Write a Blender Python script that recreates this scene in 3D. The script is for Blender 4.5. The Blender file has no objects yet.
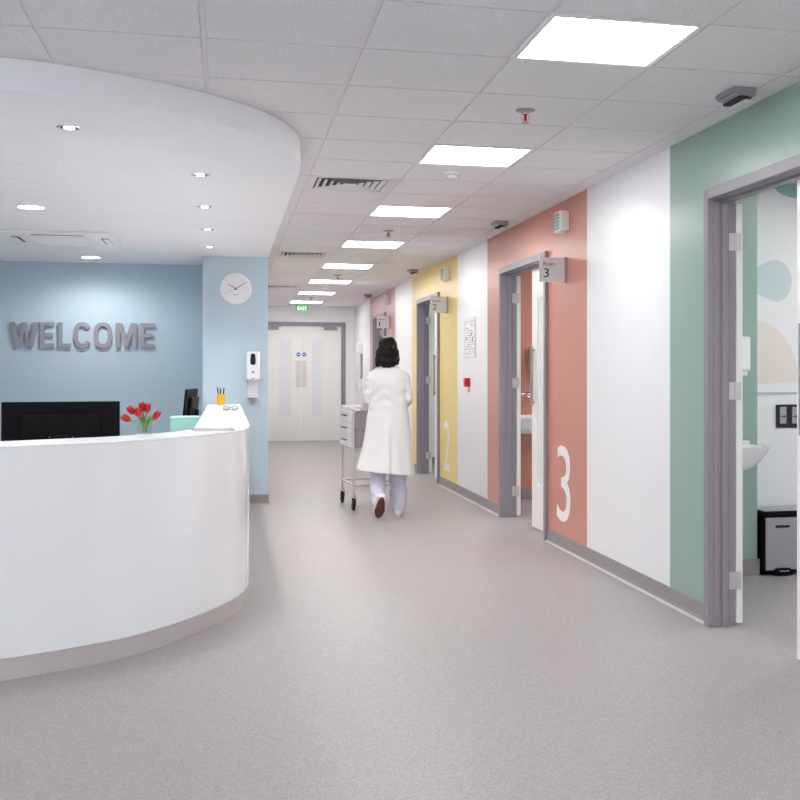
import bpy, bmesh, math, random
from mathutils import Vector, Matrix, Quaternion
random.seed(7)
PI = math.pi
scene = bpy.context.scene
C = bpy.data.collections.new('clinic'); scene.collection.children.link(C)

# ------------------------------------------------------------------ materials
def srgb(r, g, b):
    f = lambda v: (v/255/12.92) if v/255 <= .04045 else ((v/255+.055)/1.055)**2.4
    return (f(r), f(g), f(b), 1)

def mat(name, col, rough=.5, metal=0., spec=.5, bump=None, noise=None, coat=0., aniso=None, emit=None, trans=0., ior=1.45):
    """bump=(scale, strength); noise=(scale, amount)"""
    m = bpy.data.materials.new(name); m.use_nodes = True
    nt = m.node_tree; n = nt.nodes; l = nt.links
    p = n['Principled BSDF']
    p.inputs['Base Color'].default_value = col
    p.inputs['Roughness'].default_value = rough
    p.inputs['Metallic'].default_value = metal
    p.inputs['Specular IOR Level'].default_value = spec
    p.inputs['Coat Weight'].default_value = coat
    p.inputs['Coat Roughness'].default_value = .08
    p.inputs['Transmission Weight'].default_value = trans
    p.inputs['IOR'].default_value = ior
    if emit:
        p.inputs['Emission Color'].default_value = emit[0]
        p.inputs['Emission Strength'].default_value = emit[1]
    tc = n.new('ShaderNodeTexCoord')
    if noise:
        nz = n.new('ShaderNodeTexNoise'); nz.inputs['Scale'].default_value = noise[0]; nz.inputs['Detail'].default_value = 3
        l.new(tc.outputs['Object'], nz.inputs['Vector'])
        mr = n.new('ShaderNodeMapRange'); mr.inputs[1].default_value = .3; mr.inputs[2].default_value = .7
        mr.inputs[3].default_value = 1-noise[1]; mr.inputs[4].default_value = 1+noise[1]*.5
        l.new(nz.outputs['Fac'], mr.inputs[0])
        mx = n.new('ShaderNodeMix'); mx.data_type = 'RGBA'; mx.blend_type = 'MULTIPLY'; mx.inputs[0].default_value = 1
        mx.inputs[6].default_value = col
        l.new(mr.outputs[0], mx.inputs[7]); l.new(mx.outputs[2], p.inputs['Base Color'])
    if bump:
        nb = n.new('ShaderNodeTexNoise'); nb.inputs['Scale'].default_value = bump[0]; nb.inputs['Detail'].default_value = 4
        l.new(tc.outputs['Object'], nb.inputs['Vector'])
        b = n.new('ShaderNodeBump'); b.inputs['Strength'].default_value = bump[1]; b.inputs['Distance'].default_value = .01
        l.new(nb.outputs['Fac'], b.inputs['Height']); l.new(b.outputs['Normal'], p.inputs['Normal'])
    return m

def speckled(name, base, dark, light, scale, rough, dens=.18, spec=.4):
    m = mat(name, base, rough, spec=spec); nt = m.node_tree; n = nt.nodes; l = nt.links; p = n['Principled BSDF']
    tc = n.new('ShaderNodeTexCoord')
    v = n.new('ShaderNodeTexVoronoi'); v.inputs['Scale'].default_value = scale
    l.new(tc.outputs['Object'], v.inputs['Vector'])
    sep = n.new('ShaderNodeSeparateColor'); l.new(v.outputs['Color'], sep.inputs[0])
    lt = n.new('ShaderNodeMath'); lt.operation = 'LESS_THAN'; lt.inputs[1].default_value = dens; l.new(sep.outputs[0], lt.inputs[0])
    ds = n.new('ShaderNodeMath'); ds.operation = 'LESS_THAN'; ds.inputs[1].default_value = .38; l.new(v.outputs['Distance'], ds.inputs[0])
    mu = n.new('ShaderNodeMath'); mu.operation = 'MULTIPLY'; l.new(lt.outputs[0], mu.inputs[0]); l.new(ds.outputs[0], mu.inputs[1])
    gt = n.new('ShaderNodeMath'); gt.operation = 'GREATER_THAN'; gt.inputs[1].default_value = .8; l.new(sep.outputs[1], gt.inputs[0])
    m1 = n.new('ShaderNodeMix'); m1.data_type = 'RGBA'; m1.inputs[6].default_value = base; m1.inputs[7].default_value = light
    l.new(gt.outputs[0], m1.inputs[0])
    m2 = n.new('ShaderNodeMix'); m2.data_type = 'RGBA'; m2.inputs[7].default_value = dark
    l.new(mu.outputs[0], m2.inputs[0]); l.new(m1.outputs[2], m2.inputs[6])
    nz = n.new('ShaderNodeTexNoise'); nz.inputs['Scale'].default_value = 1.3; nz.inputs['Detail'].default_value = 4
    l.new(tc.outputs['Object'], nz.inputs['Vector'])
    mr = n.new('ShaderNodeMapRange'); mr.inputs[3].default_value = .96; mr.inputs[4].default_value = 1.04; l.new(nz.outputs['Fac'], mr.inputs[0])
    m3 = n.new('ShaderNodeMix'); m3.data_type = 'RGBA'; m3.blend_type = 'MULTIPLY'; m3.inputs[0].default_value = 1
    l.new(m2.outputs[2], m3.inputs[6]); l.new(mr.outputs[0], m3.inputs[7]); l.new(m3.outputs[2], p.inputs['Base Color'])
    mr2 = n.new('ShaderNodeMapRange'); mr2.inputs[3].default_value = rough-.06; mr2.inputs[4].default_value = rough+.06
    l.new(nz.outputs['Fac'], mr2.inputs[0]); l.new(mr2.outputs[0], p.inputs['Roughness'])
    return m

def brushed(name, col, rough=.3, stretch=(1, 1, 60), metal=1.):
    m = mat(name, col, rough, metal=metal); nt = m.node_tree; n = nt.nodes; l = nt.links; p = n['Principled BSDF']
    tc = n.new('ShaderNodeTexCoord'); mp = n.new('ShaderNodeMapping'); mp.inputs['Scale'].default_value = stretch
    nz = n.new('ShaderNodeTexNoise'); nz.inputs['Scale'].default_value = 8; nz.inputs['Detail'].default_value = 5
    l.new(tc.outputs['Object'], mp.inputs[0]); l.new(mp.outputs[0], nz.inputs['Vector'])
    mr = n.new('ShaderNodeMapRange'); mr.inputs[3].default_value = rough-.08; mr.inputs[4].default_value = rough+.1
    l.new(nz.outputs['Fac'], mr.inputs[0]); l.new(mr.outputs[0], p.inputs['Roughness'])
    return m

M = {}
M['floor'] = speckled('vinyl_floor', srgb(163,158,158), srgb(124,118,118), srgb(175,170,170), 160, .42, .2, .35)
M['skirt'] = speckled('vinyl_skirting', srgb(150,144,145), srgb(118,112,113), srgb(162,156,157), 160, .5, .2)
M['cove'] = mat('cove_weld', srgb(192,187,187), .45)
M['tile'] = speckled('ceiling_tile', srgb(228,225,227), srgb(204,200,203), srgb(234,231,233), 130, .85, .1, .2)
M['grid'] = mat('ceiling_grid', srgb(222,218,220), .5)
M['gap'] = mat('ceiling_gap', srgb(80,76,78), .9)
M['print'] = mat('grey_print', srgb(110,108,112), .6)
M['white'] = mat('white_wall_paint', srgb(240,240,242), .35, spec=.45, noise=(2, .01))
M['coral'] = mat('coral_wall_paint', srgb(203,139,121), .32, spec=.45, noise=(2, .015))
M['yellow'] = mat('yellow_wall_paint', srgb(240,214,136), .32, spec=.45, noise=(2, .015))
M['pink'] = mat('rose_wall_paint', srgb(200,156,158), .32, spec=.45, noise=(2, .015))
M['green'] = mat('sage_wall_paint', srgb(150,176,165), .3, spec=.45, noise=(2, .015))
M['blue'] = mat('pale_blue_wall_paint', srgb(191,210,221), .55, spec=.3, noise=(2, .01))
M['plaster'] = mat('white_plaster', srgb(247,246,249), .6, spec=.3, noise=(1.5, .01))
M['frame'] = mat('grey_door_frame', srgb(146,141,147), .4, noise=(3, .02))
M['leaf'] = mat('white_door_leaf', srgb(238,237,234), .35)
M['steel'] = brushed('brushed_steel', srgb(214,209,210), .36, metal=.6)
M['plinth'] = brushed('brushed_steel_plinth', srgb(230,224,224), .34, (60, 60, 1), .75)
M['chrome'] = mat('chrome', srgb(225,225,228), .12, metal=1.)
M['desk'] = mat('white_gloss_laminate', srgb(246,246,249), .16, spec=.5, coat=.6)
M['desktop'] = mat('white_countertop', srgb(250,250,252), .25, spec=.5)
M['black'] = mat('black_plastic', srgb(9,9,11), .6, spec=.15)
M['screen'] = mat('black_screen', srgb(5,5,7), .15, spec=.3)
M['darkgrey'] = mat('dark_grey_plastic', srgb(38,38,41), .4)
M['metalgrey'] = mat('grey_metal', srgb(158,155,158), .4, metal=.3)
M['silver'] = mat('silver_grey_paint', srgb(172,172,180), .38, metal=.25)
M['wplastic'] = mat('white_plastic', srgb(240,240,240), .3)
M['ceramic'] = mat('white_ceramic', srgb(244,245,246), .1, coat=.5)
M['slot'] = mat('dark_slot', srgb(40,36,38), .7)
M['mint'] = mat('mint_laminate', srgb(150,200,190), .45)
M['letter'] = brushed('brushed_letter_metal', srgb(160,157,165), .45, (40, 1, 1), .35)
M['text'] = mat('black_print', srgb(35,33,36), .5)
M['vinylwhite'] = mat('white_vinyl_number', srgb(243,240,238), .4)
M['acrylic'] = mat('sign_acrylic', srgb(214,212,214), .3)
M['red'] = mat('red_plastic', srgb(200,20,28), .35)
M['petal'] = mat('red_petal', srgb(196,14,30), .45, noise=(60, .25))
M['stem'] = mat('green_stem', srgb(96,142,52), .5, noise=(40, .15))
M['glass'] = mat('clear_glass', (1, 1, 1, 1), .02, trans=1., ior=1.4)
def thin(name, tint, refl):
    m = bpy.data.materials.new(name); m.use_nodes = True; nt = m.node_tree; n = nt.nodes; n.remove(n['Principled BSDF'])
    t_ = n.new('ShaderNodeBsdfTransparent'); t_.inputs[0].default_value = tint; g_ = n.new('ShaderNodeBsdfGlossy'); g_.inputs['Roughness'].default_value = .03
    fr = n.new('ShaderNodeValue'); fr.outputs[0].default_value = refl; mx = n.new('ShaderNodeMixShader')
    nt.links.new(fr.outputs[0], mx.inputs[0]); nt.links.new(t_.outputs[0], mx.inputs[1]); nt.links.new(g_.outputs[0], mx.inputs[2]); nt.links.new(mx.outputs[0], n['Material Output'].inputs[0])
    return m
M['glass'] = thin('clear_glass', (.93, .96, .95, 1), .07)
M['water'] = thin('water', (.95, .98, .96, 1), .02)
M['amber'] = mat('yellow_plastic_cup', srgb(240,180,40), .35)
M['navy'] = mat('navy_pen', srgb(45,55,80), .35)
M['paper'] = mat('paper', srgb(235,234,238), .6)
M['paperdark'] = mat('grey_cover', srgb(150,150,160), .35)
M['pane'] = mat('frosted_pane', srgb(232,234,236), .12, spec=.6)
M['exit'] = mat('green_sign', srgb(10,160,75), .4, emit=(srgb(10,165,75), .25))
M['exitw'] = mat('sign_white', srgb(245,255,248), .4, emit=(srgb(245,255,248), .5))
M['badge'] = mat('blue_badge', srgb(40,95,190), .4)
M['redprint'] = mat('red_print', srgb(200,45,50), .5)
M['louvre'] = mat('pale_green_louvre', srgb(150,182,172), .4)
M['cream'] = mat('peach_cream_mural', srgb(237,227,221), .5)
M['aqua'] = mat('aqua_mural', srgb(204,217,220), .5)
M['teal'] = mat('teal_mural', srgb(158,198,196), .5)
M['lamp'] = mat('lit_diffuser', (1, 1, 1, 1), .5, emit=((1, .985, .97, 1), 12.5))
M['spotlamp'] = mat('lit_spot', (1, 1, 1, 1), .5, emit=((1, .98, .95, 1), 14))
M['coat'] = mat('white_coat_cotton', srgb(230,230,230), .85, spec=.2, bump=(9, .8))
M['trouser'] = mat('pale_lilac_scrubs', srgb(205,205,222), .85, spec=.2, bump=(14, .9))
M['skin'] = mat('skin', srgb(190,140,115), .5, noise=(20, .05))
M['hair'] = mat('black_hair', srgb(17,11,10), .45, spec=.3, bump=(30, .25))
M['clip'] = mat('hair_clip', srgb(70,48,44), .25)
M['shoe'] = mat('white_shoe', srgb(228,224,224), .5)
M['sole'] = mat('brown_sole', srgb(104,62,48), .6)
M['rubber'] = mat('black_rubber', srgb(18,17,18), .6)
M['trolley'] = mat('off_white_enamel', srgb(226,220,222), .35)
M['trolleygrey'] = mat('grey_enamel', srgb(172,165,168), .4, metal=.2)

# ------------------------------------------------------------------ mesh helper
class MB:
    def __init__(s): s.v = []; s.f = []; s.m = []
    def add(s, v, f, mi=0):
        o = len(s.v); s.v += [tuple(x) for x in v]; s.f += [tuple(i+o for i in q) for q in f]; s.m += [mi]*len(f); return s
    def box(s, x0, x1, y0, y1, z0, z1, mi=0, mx=None):
        v = [Vector((x, y, z)) for z in (z0, z1) for y in (y0, y1) for x in (x0, x1)]
        if mx is not None: v = [mx @ p for p in v]
        return s.add(v, [(0,2,3,1),(4,5,7,6),(0,1,5,4),(2,6,7,3),(0,4,6,2),(1,3,7,5)], mi)
    def prism(s, poly, a, b, plane='xy', mi=0):
        area = sum(poly[i][0]*poly[(i+1)%len(poly)][1]-poly[(i+1)%len(poly)][0]*poly[i][1] for i in range(len(poly)))
        if area < 0: poly = poly[::-1]
        def P(p, t):
            return {'xy': (p[0], p[1], t), 'xz': (p[0], t, p[1]), 'yz': (t, p[0], p[1])}[plane]
        n = len(poly); v = [P(p, a) for p in poly]+[P(p, b) for p in poly]
        f = [tuple(range(n))[::-1], tuple(range(n, 2*n))]+[(i, (i+1)%n, n+(i+1)%n, n+i) for i in range(n)]
        if plane == 'xz': f = [q[::-1] for q in f]
        return s.add(v, f, mi)
    def tube(s, pts, r, n=12, cap=True, mi=0, squash=1):
        pts = [Vector(p) for p in pts]; R = r if isinstance(r, (list, tuple)) else [r]*len(pts)
        vs = []; ref = None
        for i, p in enumerate(pts):
            t = (pts[min(i+1, len(pts)-1)]-pts[max(i-1, 0)]).normalized()
            if ref is None: ref = Vector((0, 0, 1)) if abs(t.z) < .9 else Vector((1, 0, 0))
            u = (ref-t*ref.dot(t)).normalized(); w = t.cross(u); ref = u
            for k in range(n):
                a = 2*PI*k/n; vs.append(p+u*math.cos(a)*R[i]+w*math.sin(a)*R[i]*squash)
        f = [(i*n+k, i*n+(k+1)%n, (i+1)*n+(k+1)%n, (i+1)*n+k) for i in range(len(pts)-1) for k in range(n)]
        if cap: f += [tuple(range(n))[::-1], tuple((len(pts)-1)*n+k for k in range(n))]
        return s.add(vs, f, mi)
    def cyl(s, p0, p1, r, n=20, r2=None, mi=0): return s.tube([p0, p1], [r, r if r2 is None else r2], n, True, mi)
    def lathe(s, prof, c=(0, 0, 0), n=24, mi=0, mx=None):
        vs = []
        for r, z in prof:
            for k in range(n):
                a = 2*PI*k/n; p = Vector((r*math.cos(a), r*math.sin(a), z))
                if mx is not None: p = mx @ p
                vs.append(p+Vector(c))
        f = [(i*n+k, i*n+(k+1)%n, (i+1)*n+(k+1)%n, (i+1)*n+k) for i in range(len(prof)-1) for k in range(n)]
        f += [tuple(range(n))[::-1], tuple((len(prof)-1)*n+k for k in range(n))]
        return s.add(vs, f, mi)
    def ball(s, c, r, n=16, mi=0, rot=None):
        r = (r, r, r) if not isinstance(r, (list, tuple)) else r
        prof = [(max(math.sin(PI*i/n), .001), -math.cos(PI*i/n)) for i in range(n+1)]
        S = Matrix.Diagonal((*r, 1)); mx = (rot.to_4x4() @ S) if rot is not None else S
        return s.lathe(prof, c, 2*n, mi, mx)
    def limb(s, pts, rs, n=14):      # rounded tapered chain
        pts = [Vector(p) for p in pts]
        for i in range(len(pts)-1): s.tube([pts[i], pts[i+1]], [rs[i], rs[i+1]], n)
        for p, r in zip(pts, rs): s.ball(p, r, 8)
        return s
    def loft(s, rings, mi=0):
        n = len(rings[0]); o = []
        for r in rings: o += r
        f = [(i*n+k, i*n+(k+1)%n, (i+1)*n+(k+1)%n, (i+1)*n+k) for i in range(len(rings)-1) for k in range(n)]
        f += [tuple(range(n))[::-1], tuple((len(rings)-1)*n+k for k in range(n))]
        return s.add(o, f, mi)
    def build(s, name, mats, parent=None, smooth=False, bevel=0, fix=True, seg=2):
        me = bpy.data.meshes.new(name); me.from_pydata(s.v, [], s.f)
        mats = mats if isinstance(mats, (list, tuple)) else [mats]
        for m in mats: me.materials.append(m)
        for p, mi in zip(me.polygons, s.m): p.material_index = mi
        me.update()
        if fix:
            b = bmesh.new(); b.from_mesh(me); bmesh.ops.recalc_face_normals(b, faces=b.faces[:]); b.to_mesh(me); b.free()
        if smooth:
            me.shade_smooth(); me.set_sharp_from_angle(angle=math.radians(40))
        o = bpy.data.objects.new(name, me); C.objects.link(o)
        if parent: o.parent = parent
        if bevel:
            bm = o.modifiers.new('bevel', 'BEVEL'); bm.width = bevel; bm.segments = seg; bm.limit_method = 'ANGLE'; bm.angle_limit = math.radians(40)
            bm.harden_normals = False
        return o

def remeshed(mb, name, m, parent=None, voxel=.006, smooth=6, disp=None):
    o = mb.build('tmp', m)
    r = o.modifiers.new('r', 'REMESH'); r.mode = 'VOXEL'; r.voxel_size = voxel
    if smooth:
        sm = o.modifiers.new('s', 'SMOOTH'); sm.factor = .5; sm.iterations = smooth
    dg = bpy.context.evaluated_depsgraph_get(); dg.update()
    me = bpy.data.meshes.new_from_object(o.evaluated_get(dg)); bpy.data.objects.remove(o)
    me.name = name
    if disp:
        ns = [v.normal.copy() for v in me.vertices]
        for v, nn in zip(me.vertices, ns): v.co += nn*disp(v.co)
    me.materials.clear(); me.materials.append(m); me.shade_smooth()
    ob = bpy.data.objects.new(name, me); C.objects.link(ob)
    if parent: ob.parent = parent
    return ob

def tag(o, label=None, cat=None, group=None, kind=None):
    if label: o['label'] = label
    if cat: o['category'] = cat
    if group: o['group'] = group
    if kind: o['kind'] = kind
    return o
def thing(name, label, cat, loc=(0, 0, 0), rz=0, group=None, kind=None):
    o = bpy.data.objects.new(name, None); C.objects.link(o); o.empty_display_size = .1
    o.location = loc; o.rotation_euler = (0, 0, rz)
    return tag(o, label, cat, group, kind)
def struct(name, mb, m, parent=None, **k):
    o = mb.build(name, m, parent, **k)
    if parent is None: o['kind'] = 'structure'
    return o
def dup(o, parent=None):
    c = o.copy(); C.objects.link(c)
    if parent: c.parent = parent
    for ch in o.children: dup(ch, c)
    return c
def dup_thing(root, loc, label, rz=None):
    r = dup(root); r.location = loc; r['label'] = label
    if rz is not None: r.rotation_euler = (0, 0, rz)
    return r

def text_mb(mb, s, u0, u1, v0, v1, fn, depth=.001, mi=0, bold=0.):
    """flat letters in a (u,v) box; fn(u,v,d) -> world"""
    cu = bpy.data.curves.new('t', 'FONT'); cu.body = s; cu.extrude = .5; cu.resolution_u = 6; cu.offset = bold
    o = bpy.data.objects.new('t', cu); C.objects.link(o)
    dg = bpy.context.evaluated_depsgraph_get(); dg.update()
    me = bpy.data.meshes.new_from_object(o.evaluated_get(dg))
    xs = [v.co.x for v in me.vertices]; ys = [v.co.y for v in me.vertices]
    a, b, c, d = min(xs), max(xs), min(ys), max(ys)
    vs = [fn(u0+(v.co.x-a)/(b-a)*(u1-u0), v0+(v.co.y-c)/(d-c)*(v1-v0), (v.co.z+.5)*depth) for v in me.vertices]
    mb.add(vs, [tuple(p.vertices) for p in me.polygons], mi)
    bpy.data.objects.remove(o); bpy.data.meshes.remove(me)

def catmull(pts, k=8):
    out = []; P = [pts[0]]+list(pts)+[pts[-1]]
    for i in range(1, len(P)-2):
        for j in range(k):
            t = j/k; a, b, c, d = P[i-1], P[i], P[i+1], P[i+2]
            out.append(tuple(.5*((2*b[q])+(-a[q]+c[q])*t+(2*a[q]-5*b[q]+4*c[q]-d[q])*t*t+(-a[q]+3*b[q]-3*c[q]+d[q])*t**3) for q in (0, 1)))
    out.append(tuple(pts[-1])); return out
def offset(pts, d):
    out = []
    for i, p in enumerate(pts):
        a = Vector(pts[max(i-1, 0)]); b = Vector(pts[min(i+1, len(pts)-1)]); t = (b-a).normalized()
        out.append((p[0]-t.y*d, p[1]+t.x*d))
    return out

# ------------------------------------------------------------------ dimensions (metres, camera over the origin looking down +Y)
CAM = 1.309; CZ = 2.585; SZ = 2.454
XR = 2.443; XI = 2.565               # corridor face and room face of the right wall
XL = -3.4; YB = -3.6; YF = 22.45; YW = 12.67; YP = 11.70
XE = 6.0
GX0, GY0 = .5185, 3.934              # ceiling grid origin

# ------------------------------------------------------------------ shell
struct('floor', MB().box(XL-.2, XE+.2, YB-.2, YF+.3, -.1, 0), M['floor'])
struct('ceiling', MB().box(XL-.2, XE+.2, YB-.2, YF+.3, CZ+.012, CZ+.12), M['gap'])

LIGHT_K = list(range(-3, 8))
cells_skip = set()
for k in LIGHT_K: cells_skip.add((1, 4*k))
VENTS = [(0, 6), (0, 14), (0, 22)]
for v in VENTS: cells_skip.add(v)
tiles = MB(); bars = MB()
def soff_in(x, y): return x < .35 and y > 6.3 or (x < -.5 and y > 5.4)
i0 = -7
for i in range(i0, 4):
    x0 = GX0+.6*i; x1 = x0+.6
    if i == 3: x1 = XR
    if x1 <= XL: continue
    for j in range(-13, 31):
        y0 = GY0+.6*j; y1 = min(y0+.6, YF)
        if y1 < YB or y0 > YF-.02: continue
        if (i, j) in cells_skip: continue
        if soff_in(x1, y0): continue
        g = .0105
        tiles.box(max(x0, XL)+g, x1-(g if i < 3 else .0), max(y0, YB)+.0055, y1-.0055, CZ, CZ+.012)
struct('ceiling', tiles, M['tile'], bevel=0)
for i in range(i0, 4):
    x = GX0+.6*i
    if x > XL: bars.box(x-.0095, x+.0095, YB, YF, CZ+.003, CZ+.013)
struct('trim_1', bars, M['grid'])

def wall(name, boxes, mats):
    mb = MB()
    for b in boxes: mb.box(*b)
    return struct(name, mb, mats)
DOORS = [(3.957, 5.583), (8.636, 10.21), (13.31, 14.85), (17.95, 19.45)]   # outer frame extents
HEAD = 2.257
mats = [M['white'], M['green'], M['coral'], M['yellow'], M['pink']]
bands = [(YB, 2.99, 0), (2.99, 6.117, 1), (6.117, 7.654, 0), (7.654, 10.782, 2), (10.782, 12.251, 0), (12.251, 15.357, 3), (15.357, 16.954, 0), (16.954, 20.02, 4), (20.02, YF, 0)]
mb = MB()
for a, b, mi in bands:
    d = [q for q in DOORS if q[0] >= a and q[1] <= b]
    if d:
        d0, d1 = d[0][0]+.03, d[0][1]-.03
        mb.box(XR, XI, a, d0, 0, CZ+.012, mi); mb.box(XR, XI, d1, b, 0, CZ+.012, mi); mb.box(XR, XI, d0, d1, HEAD-.03, CZ+.012, mi)
    else: mb.box(XR, XI, a, b, 0, CZ+.012, mi)
struct('wall_right', mb, mats)
wall('wall_back', [(XL, -.22, YW, YW+.12, 0, CZ)], M['blue'])
wall('wall_pillar', [(-.22, .41, YP, YW+.12, 0, CZ+.012)], M['blue'])
wall('wall_corridor_left', [(.29, .41, YW+.12, YF, 0, CZ+.012)], M['white'])
# far wall with a double-door opening
FX0, FX1, FH = .57, 2.262, 2.285
wall('wall_far', [(.29, FX0+.02, YF, YF+.14, 0, CZ+.012), (FX1-.02, XI, YF, YF+.14, 0, CZ+.012), (FX0+.02, FX1-.02, YF, YF+.14, FH-.02, CZ+.012)], M['white'])
wall('wall_left', [(XL-.12, XL, YB, -2.8, 0, CZ+.012), (XL-.12, XL, 4.0, YW+.12, 0, CZ+.012), (XL-.12, XL, -2.8, 4.0, 0, .4), (XL-.12, XL, -2.8, 4.0, 2.4, CZ+.012)], M['blue'])
w = thing('window_2', None, None, (XL-.06, 0, 0), kind='structure')  # unseen window added so daylight fills the lobby
mb = MB()
for y in (-2.8, -1.115, .57, 2.255, 3.94): mb.box(-.04, .04, y, y+.06, .4, 2.4)
mb.box(-.039, .039, -2.8, 4.0, 2.34, 2.4); mb.box(-.039, .039, -2.8, 4.0, .4, .46)
mb.build('window_frame', M['frame'], w)
MB().box(-.006, .006, -2.75, 3.95, .45, 2.35).build('pane', M['glass'], w)
# entrance wall behind the viewpoint with unseen glazing added for frontal daylight
wall('wall_front', [(XL, -2.6, YB-.14, YB, 0, CZ+.012), (1.9, XI, YB-.14, YB, 0, CZ+.012), (-2.6, 1.9, YB-.14, YB, 2.35, CZ+.012)], M['white'])
w = thing('window_1', None, None, (0, YB-.07, 0), kind='structure')
mb = MB()
for x in (-2.6, -1.13, .37, 1.84): mb.box(x, x+.06, -.04, .04, 0, 2.35)
mb.box(-2.6, 1.9, -.04, .04, 2.29, 2.35); mb.box(-2.6, 1.9, -.04, .04, 0, .06)
mb.build('window_frame', M['frame'], w, bevel=.003)
MB().box(-2.55, 1.85, -.006, .006, .05, 2.3).build('pane', M['glass'], w)

# side rooms
YM = 7.1
PART = [(2.7, 2.82), (7.1, 7.22), (12.03, 12.15), (16.7, 16.82), (21.35, 21.47)]
for a, b in PART: wall('wall_partition', [(XI, XE, a, b, 0, CZ+.012)], M['white'])
ob_ = []; yy = 2.7
for n_, (w0, w1) in enumerate([(3.6, 6.4), (8.2, 11.2), (12.9, 15.9), (17.6, 20.6)]):
    ob_ += [(XE, XE+.12, yy, w0, 0, CZ+.012), (XE, XE+.12, w0, w1, 0, .9), (XE, XE+.12, w0, w1, 2.3, CZ+.012)]; yy = w1
    w = thing('window_%d' % (n_+3), None, None, (XE+.06, 0, 0), kind='structure'); mb = MB()  # unseen window added to bring daylight into a dark room
    for y in (w0, (w0+w1)/2-.03, w1-.06): mb.box(-.04, .04, y, y+.06, .9, 2.3)
    mb.box(-.039, .039, w0, w1, 2.24, 2.3); mb.box(-.039, .039, w0, w1, .9, .96); mb.build('window_frame', M['frame'], w)
    MB().box(-.006, .006, w0+.05, w1-.05, .95, 2.25).build('pane', M['glass'], w)
ob_.append((XE, XE+.12, yy, 21.47, 0, CZ+.012))
wall('wall_rooms_outer', ob_, M['white'])
for (a, b), mt in zip([(6.89, 7.1), (11.57, 12.03), (16.24, 16.7), (20.89, 21.35)], ('green', 'coral', 'white', 'white')):
    mb = MB(); mb.box(XI, 3.356, a+.004, b, 0, CZ, 0)
    zs = [0, .205, .538, .95, 1.556, 2.169, CZ]
    for z0, z1 in zip(zs[:-1], zs[1:]):
        mb.box(XI+.002, 3.354, a, a+.02, z0+.0015, z1-.0015, 0) if mt == 'coral' else None
    if mt != 'coral': mb.box(XI+.002, 3.354, a, a+.02, 0, CZ, 0)
    struct('wall_services_duct', mb, M[mt])
for (a, b) in [(6.89, 7.1), (11.57, 12.03), (16.24, 16.7), (20.89, 21.35)]:
    struct('baseboard_room', MB().box(XI+.001, 3.366, a-.011, a, 0, .105), M['skirt'])
    struct('baseboard_room', MB().box(3.366, XE, b-.01, b, 0, .105), M['skirt'])

# baseboards
def base(name, segs, axis, at, d, far=False):
    mb = MB()
    for a, b in segs:
        prof = [(0, 0), (d*1.5, 0), (d*1.5, .012), (d, .03), (d, .1), (0, .1)]
        wd_ = [(d*1.4, 0), (d*3.6, 0), (d*3.6, .0035), (d*1.4, .012)]
        mb.prism([(at+u, v) for u, v in wd_], a, b, 'xz' if axis == 'y' else 'yz', 1)
        for q in [prof]:
            if axis == 'y': mb.prism([(at+u, v) for u, v in q], a, b, 'xz', 0)
            else: mb.prism([(at+u, v) for u, v in q], a, b, 'yz', 0)
    return struct(name, mb, [M['skirt'], M['cove']])
segs = []; y = YB
for a, b in DOORS: segs.append((y, a)); y = b
segs.append((y, YF)); base('baseboard_right', segs, 'y', XR, -.008)
base('baseboard_left', [(YB, YW)], 'y', XL, .008)
base('baseboard_corridor_left', [(YP, YF)], 'y', .41, .008)
base('baseboard_pillar', [(-.22, .418)], 'x', YP, -.008)
base('baseboard_back', [(XL, -.22)], 'x', YW, -.008)
base('baseboard_far', [(.41, FX0), (FX1, XR)], 'x', YF, -.008)

# soffit (dropped plaster bulkhead over the desk)
S = [(XL, 4.86), (-2.6, 4.84), (-1.9, 4.86), (-1.35, 4.91), (-.89, 4.985), (-.68, 5.045), (-.5, 5.125), (-.32, 5.235), (-.113, 5.395), (.0, 5.505), (.12, 5.645), (.235, 5.83), (.31, 6.01), (.37, 6.22), (.402, 6.45), (.412, 6.8), (.412, 7.4)]
Sp = catmull(S, 8)+[(.412, YP+.2), (-.22, YP+.2), (-.22, YW), (XL, YW)]
struct('ceiling_soffit', MB().prism(Sp, SZ, CZ+.011), M['plaster'], smooth=True)
struct('trim_2', MB().prism(catmull(S, 8)+offset(catmull(S, 8), -.006)[::-1], CZ-.004, CZ+.0), M['grid'])
mb = MB(); hx0, hx1, hy0, hy1 = -1.45, -.89, 6.66, 7.4
for b in [(hx0, hx0+.006, hy0, hy1), (hx1-.006, hx1, hy0, hy1), (hx0, hx1, hy0, hy0+.006), (hx0, hx1, hy1-.006, hy1)]: mb.box(*b, SZ-.002, SZ)
struct('trim_3', mb, M['plaster'])

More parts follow.
